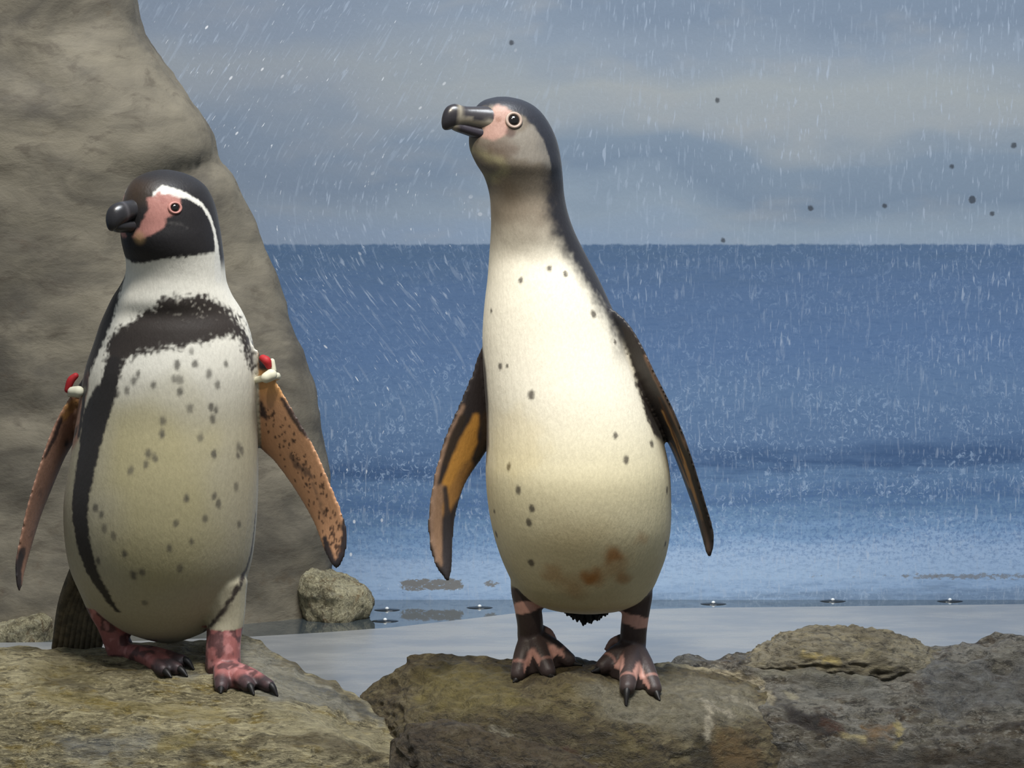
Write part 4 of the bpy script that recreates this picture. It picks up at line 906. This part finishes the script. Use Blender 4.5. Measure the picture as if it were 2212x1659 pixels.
    p.put(head*nape*sm(zz(600), zz(560), Z), blk, .5)
    p.put(head*sm(zz(460), zz(420), Z)*sm(zz(375), zz(400), Z)*0.7*sm(.02, -.03, co[:, 0]-HC[0]+.012), (66, 50, 34))
    # white brow stripe looping behind the cheek to the neck
    hline([(336, 418), (352, 411), (378, 416), (408, 424), (434, 441), (452, 466), (463, 498), (468, 530), (470, 565), (472, 600)], [6, 10, 8, 6, 5.5, 5, 5, 7, 10, 12], (222, 218, 208), 2.0)
    # pink skin
    p.put(head*sm(.0016, -.0012, hpoly([(318, 428), (334, 424), (342, 412), (366, 414), (390, 428), (388, 456), (372, 464), (359, 470), (354, 492), (332, 504), (302, 518), (285, 512), (300, 492), (312, 470), (322, 450)])+n1*.001), (170, 118, 108), .5)
    hline([(352, 412), (372, 416), (392, 424)], [6, 6, 4], (216, 204, 196), 2)
    p.put(head*sm(.005, .001, np.linalg.norm(co-p.hit(352, 432), axis=1)+n2*.001)*.5, (150, 92, 84))
    p.put(head*sm(.010, .002, np.linalg.norm(co-p.hit(300, 514), axis=1))*.5, (196, 160, 110))
    hline([(365, 480), (392, 486), (405, 492)], [2, 2.5, 1], (80, 76, 74), 3, .002, .6)
    # ---- flippers
    la, lb = cat(A1, 30), cat(B1, 30)
    w1 = sm(.007, .002, inside2(X2, np.vstack([la[4:], lb[::-1][:25]])[:, [0, 2]]))*sm(3*m, -3*m, co[:, 0]-np.interp(Z, [zz(960), zz(900), zz(840)], [XX(166), XX(174), XX(190)]))
    p.put(w1, (150, 112, 92), .5)
    p.put(w1*sm(zz(862), zz(852), Z), (46, 40, 38))
    line([(186, 800), (180, 870), (170, 940)], [12, 10, 8], DARK, 4)
    line([(150, 880), (165, 870), (140, 900)], [12, 10, 10], (176, 130, 72), 6, .8, .002, w1)
    line([(132, 905), (118, 945), (98, 985)], [6, 7, 4], (52, 40, 38), 3, .95, .001, w1)
    line([(165, 930), (145, 960)], [10, 7], (48, 40, 38), 5, .9, .002, w1)
    line([(48, 1195), (40, 1230), (40, 1275)], [14, 12, 8], (40, 40, 44), 5, .95, .001, w1)
    p.put(w1*sm(.35, .55, n2)*.4, (84, 62, 54))
    la, lb = cat(A2, 30), cat(B2, 30)
    w2 = sm(.007, .002, inside2(X2, np.vstack([la[3:], lb[::-1][:27]])[:, [0, 2]]))*sm(-2*m, 2*m, co[:, 0]-XX(554))
    p.put(w2, (190, 144, 110), .5)
    p.put(w2*sm(zz(900), zz(835), Z)*.7, (194, 142, 78))
    p.put(w2*sm(zz(812), zz(804), Z), (44, 38, 40))
    line([(610, 862), (632, 898), (652, 925), (664, 938)], [5, 9, 9, 4], (52, 44, 44), 3, .95, .001, w2)
    line([(556, 870), (566, 890), (576, 905)], [10, 13, 4], (44, 38, 42), 4, .95, .002, w2)
    line([(628, 985), (642, 1005), (660, 1020), (676, 1030)], [6, 8, 9, 5], (84, 68, 62), 6, .8, .004, w2)
    line([(702, 1165), (708, 1195), (726, 1228)], [8, 13, 10], (42, 40, 46), 4, .97, .002, w2)
    line([(752, 1120), (750, 1160), (742, 1200), (728, 1228)], [5, 12, 12, 10], (42, 40, 46), 3, .97, .002, w2)
    line([(558, 975), (600, 1006), (640, 1062), (672, 1120)], [3, 4, 4, 4], (120, 96, 80), 5, .7, .002, w2)
    # peppering of small dark flecks, stretched along the flipper
    r = np.random.default_rng(5)
    for _ in range(130):
        i = r.uniform(.26, .86)*29; k = int(i); g = i-k; s_ = r.normal(.58, .2)
        if not .14 < s_ < .95: continue
        q = (la[k]*(1-g)+la[k+1]*g)*(1-s_)+(lb[k]*(1-g)+lb[k+1]*g)*s_; q = q+np.array([0, -.01, 0]); h = p.bvh.find_nearest(Vector(q)); c = np.array(h[0])
        ax = np.array([.35, 0, .93]); v = co-c; al = v@ax; pr = np.linalg.norm(v-np.outer(al, ax), axis=1)
        L_ = r.uniform(3, 8)*m; p.put(w2*sm(1.15, .7, np.hypot(al/L_, pr/(2.7*m))+n1*.3)*.85, (62, 44, 38))
    # ---- legs: pink with dark mottling; white thigh above
    legm = np.minimum(poly_d(co, [q for q, _ in legA][1:], [.024, .022, .022, .024]), poly_d(co, [q for q, _ in legB][1:], [.026, .024, .024, .026]))
    ztop = np.where(co[:, 0] < XX(350), zz(1330), zz(1362))
    ft = ((legm < 0) & (Z < ztop))
    for T in (fA, fB):
        for L in T: ft = ft | (poly_d(co, L, [.016]*len(L)) < 0)
        for i in range(2):
            for k in range(3, 13): ft = ft | (seg_d(co, T[i][k], T[i+1][k])[0] < .009)
    ft = ft & (Z < ztop)
    p.put(ft*1.0, (150, 92, 88), .5)
    p.put(ft*sm(.0, .22, n2+n3*.7+nz(co, 170, 31.)*.4)*.85, (74, 50, 50), .5)
    p.put(ft*sm(.30, .5, nz(co, 130, 22.0))*.5, (200, 140, 136))
    for T in (fA, fB):
        for L in T: p.put(sm(.018, .010, np.linalg.norm(co-L[-1], axis=1)+n2*.003)*ft*.9, (52, 44, 46))
    p.save()

    # ---- eyes, bill, bands, tail, claws
    M_ring = plain('rosy_eye_ring', (180, 126, 116), 0.5, 0.4)
    e = p.hit(378, 449); h = p.bvh.find_nearest(Vector(e)); nr = np.array(h[1]); k = (e-HC)@SD
    e2 = e-2*k*SD; nr2 = nr-2*(nr@SD)*SD; e2 = np.array(p.bvh.find_nearest(Vector(e2))[0])
    for c_, n_ in ((e, nr), (e2, nr2)):
        lens_mesh('eye', c_, n_, .0044, .0026, M_eye, root); torus_mesh('eye_ring', c_+n_*.0002, n_, .0062, .0015, M_ring, root, .85)
    bb = at(326, 458, -.0) ; HC2 = at(366, 460, YH)
    bb = HC2 + HF*.028 + np.array([0, 0, 6*m]); tip = bb + HF*.054 + np.array([0, 0, -.003]); up = np.array([0, 0, 1.0])
    def paint_up(T, U, S, co_):
        C = np.tile(lin(44, 42, 44), (len(T), 1)); nn_ = nz(co_, 160, 2)
        mk = sm(.05, .02, np.abs(T-.66)+nn_*.02)*.6; C[:] = C*(1-mk[:, None])+lin(84, 80, 82)*mk[:, None]
        mk = sm(.24, .10, T+nn_*.05)*sm(.006, -.002, U); C[:] = C*(1-mk[:, None])+lin(196, 146, 130)*mk[:, None]; return C
    def paint_lo(T, U, S, co_):
        C = np.tile(lin(38, 36, 38), (len(T), 1)); nn_ = nz(co_, 160, 2)
        mk = sm(.46, .36, T+nn_*.04); C[:] = C*(1-mk[:, None])+lin(196, 150, 112)*mk[:, None]; return C
    loft_bill(root, bb, tip, up, [(-.25, .002, .016, .010, .015), (.0, .003, .0155, .008, .0135), (.25, .003, .013, .008, .0115), (.5, .003, .0118, .009, .0105), (.74, .0015, .0130, .0115, .0105), (.90, -.001, .0118, .0128, .0085), (.97, -.003, .008, .0095, .0055), (1.0, -.004, .003, .004, .002)], 'upper_bill', paint_up)
    loft_bill(root, bb, tip, up, [(-.2, -.013, .009, .0085, .013), (.1, -.0135, .0085, .0075, .0115), (.35, -.0125, .008, .007, .0100), (.6, -.0105, .007, .007, .0090), (.8, -.0095, .006, .0065, .0078), (.92, -.0085, .004, .004, .005)], 'lower_bill', paint_lo)
    # identification bands: white cable ties with a bead and a red tag at the root of each flipper
    M_tie = plain('white_cable_tie', (196, 192, 170), 0.6, 0.3); M_red = plain('red_tag', (160, 36, 40), 0.6, 0.3)
    def loop(PA, PB, th, rr):
        """tie round the flipper between its two edges"""
        ch = PB-PA; c = (PA+PB)/2; u = ch/np.linalg.norm(ch); sp = np.array([0, 0, -1.0]); nn_ = np.cross(u, sp); nn_ /= np.linalg.norm(nn_); ax = np.cross(nn_, u)
        V = []; Fc = []; N, K = 40, 8
        for i in range(N):
            q = 2*math.pi*i/N; d = u*math.cos(q)*np.linalg.norm(ch)/2 + nn_*math.sin(q)*th; od = d/np.linalg.norm(d)
            for k_ in range(K):
                t = 2*math.pi*k_/K; V.append(c+d+od*rr*math.cos(t)+ax*rr*1.6*math.sin(t))
        for i in range(N):
            for k_ in range(K): Fc.append((i*K+k_, ((i+1) % N)*K+k_, ((i+1) % N)*K+(k_+1) % K, i*K+(k_+1) % K))
        mb = MB(); mb.add(V, Fc); return mb.obj('flipper_band', M_tie, root)
    b1 = loop(at(152, 850, .066), at(214, 862, .10), .011, .0022)
    mb = MB(); mb.tube([at(157, 846, .055), at(170, 846, .052)], [.0054, .0060], seg=4); mb.obj('bead', M_tie, b1)
    mb = MB(); mb.tube([at(163, 812, .066), at(153, 822, .066), at(146, 842, .066)], [.0034, .0042, .0034], n=10, seg=4); o = mb.obj('tag', M_red, b1); o['label'] = 'small red tag'
    b2 = loop(at(596, 812, .056), at(540, 830, .095), .012, .0022)
    mb = MB(); mb.tube([at(586, 810, .046), at(575, 816, .044)], [.0062, .0056], seg=4); mb.obj('bead', M_tie, b2)
    mb = MB(); mb.tube([at(588, 780, .054), at(591, 800, .052)], [.0028, .003], n=10, seg=4); mb.obj('strap_end', M_tie, b2)
    mb = MB(); mb.tube([at(568, 774, .052), at(576, 780, .05), at(580, 790, .05)], [.004, .0048, .0036], n=10, seg=4); o = mb.obj('tag', M_red, b2); o['label'] = 'small red tag'
    # tail: stiff brown feathers fanned on to the slab
    mb = MB()
    for i in range(9):
        s_ = i/8; b0 = at(190+60*s_, 1200, .15); x = 118+95*s_; y = 1399+6*math.sin(math.pi*s_)
        t0 = at(x, y, .155-.02*s_); g = drop(t0); t0[2] = max(t0[2], g[2]+.002)
        mb.tube([b0, b0*.5+t0*.5+np.array([-.004*(1-s_), .004, 0]), t0], [.014, .0105, .0035], n=10, seg=8)
    mb.obj('tail', M_tailb, root)
    claws(root, fA, .012, .004); claws(root, fB, .010, .004)
    return root
penguin_banded()
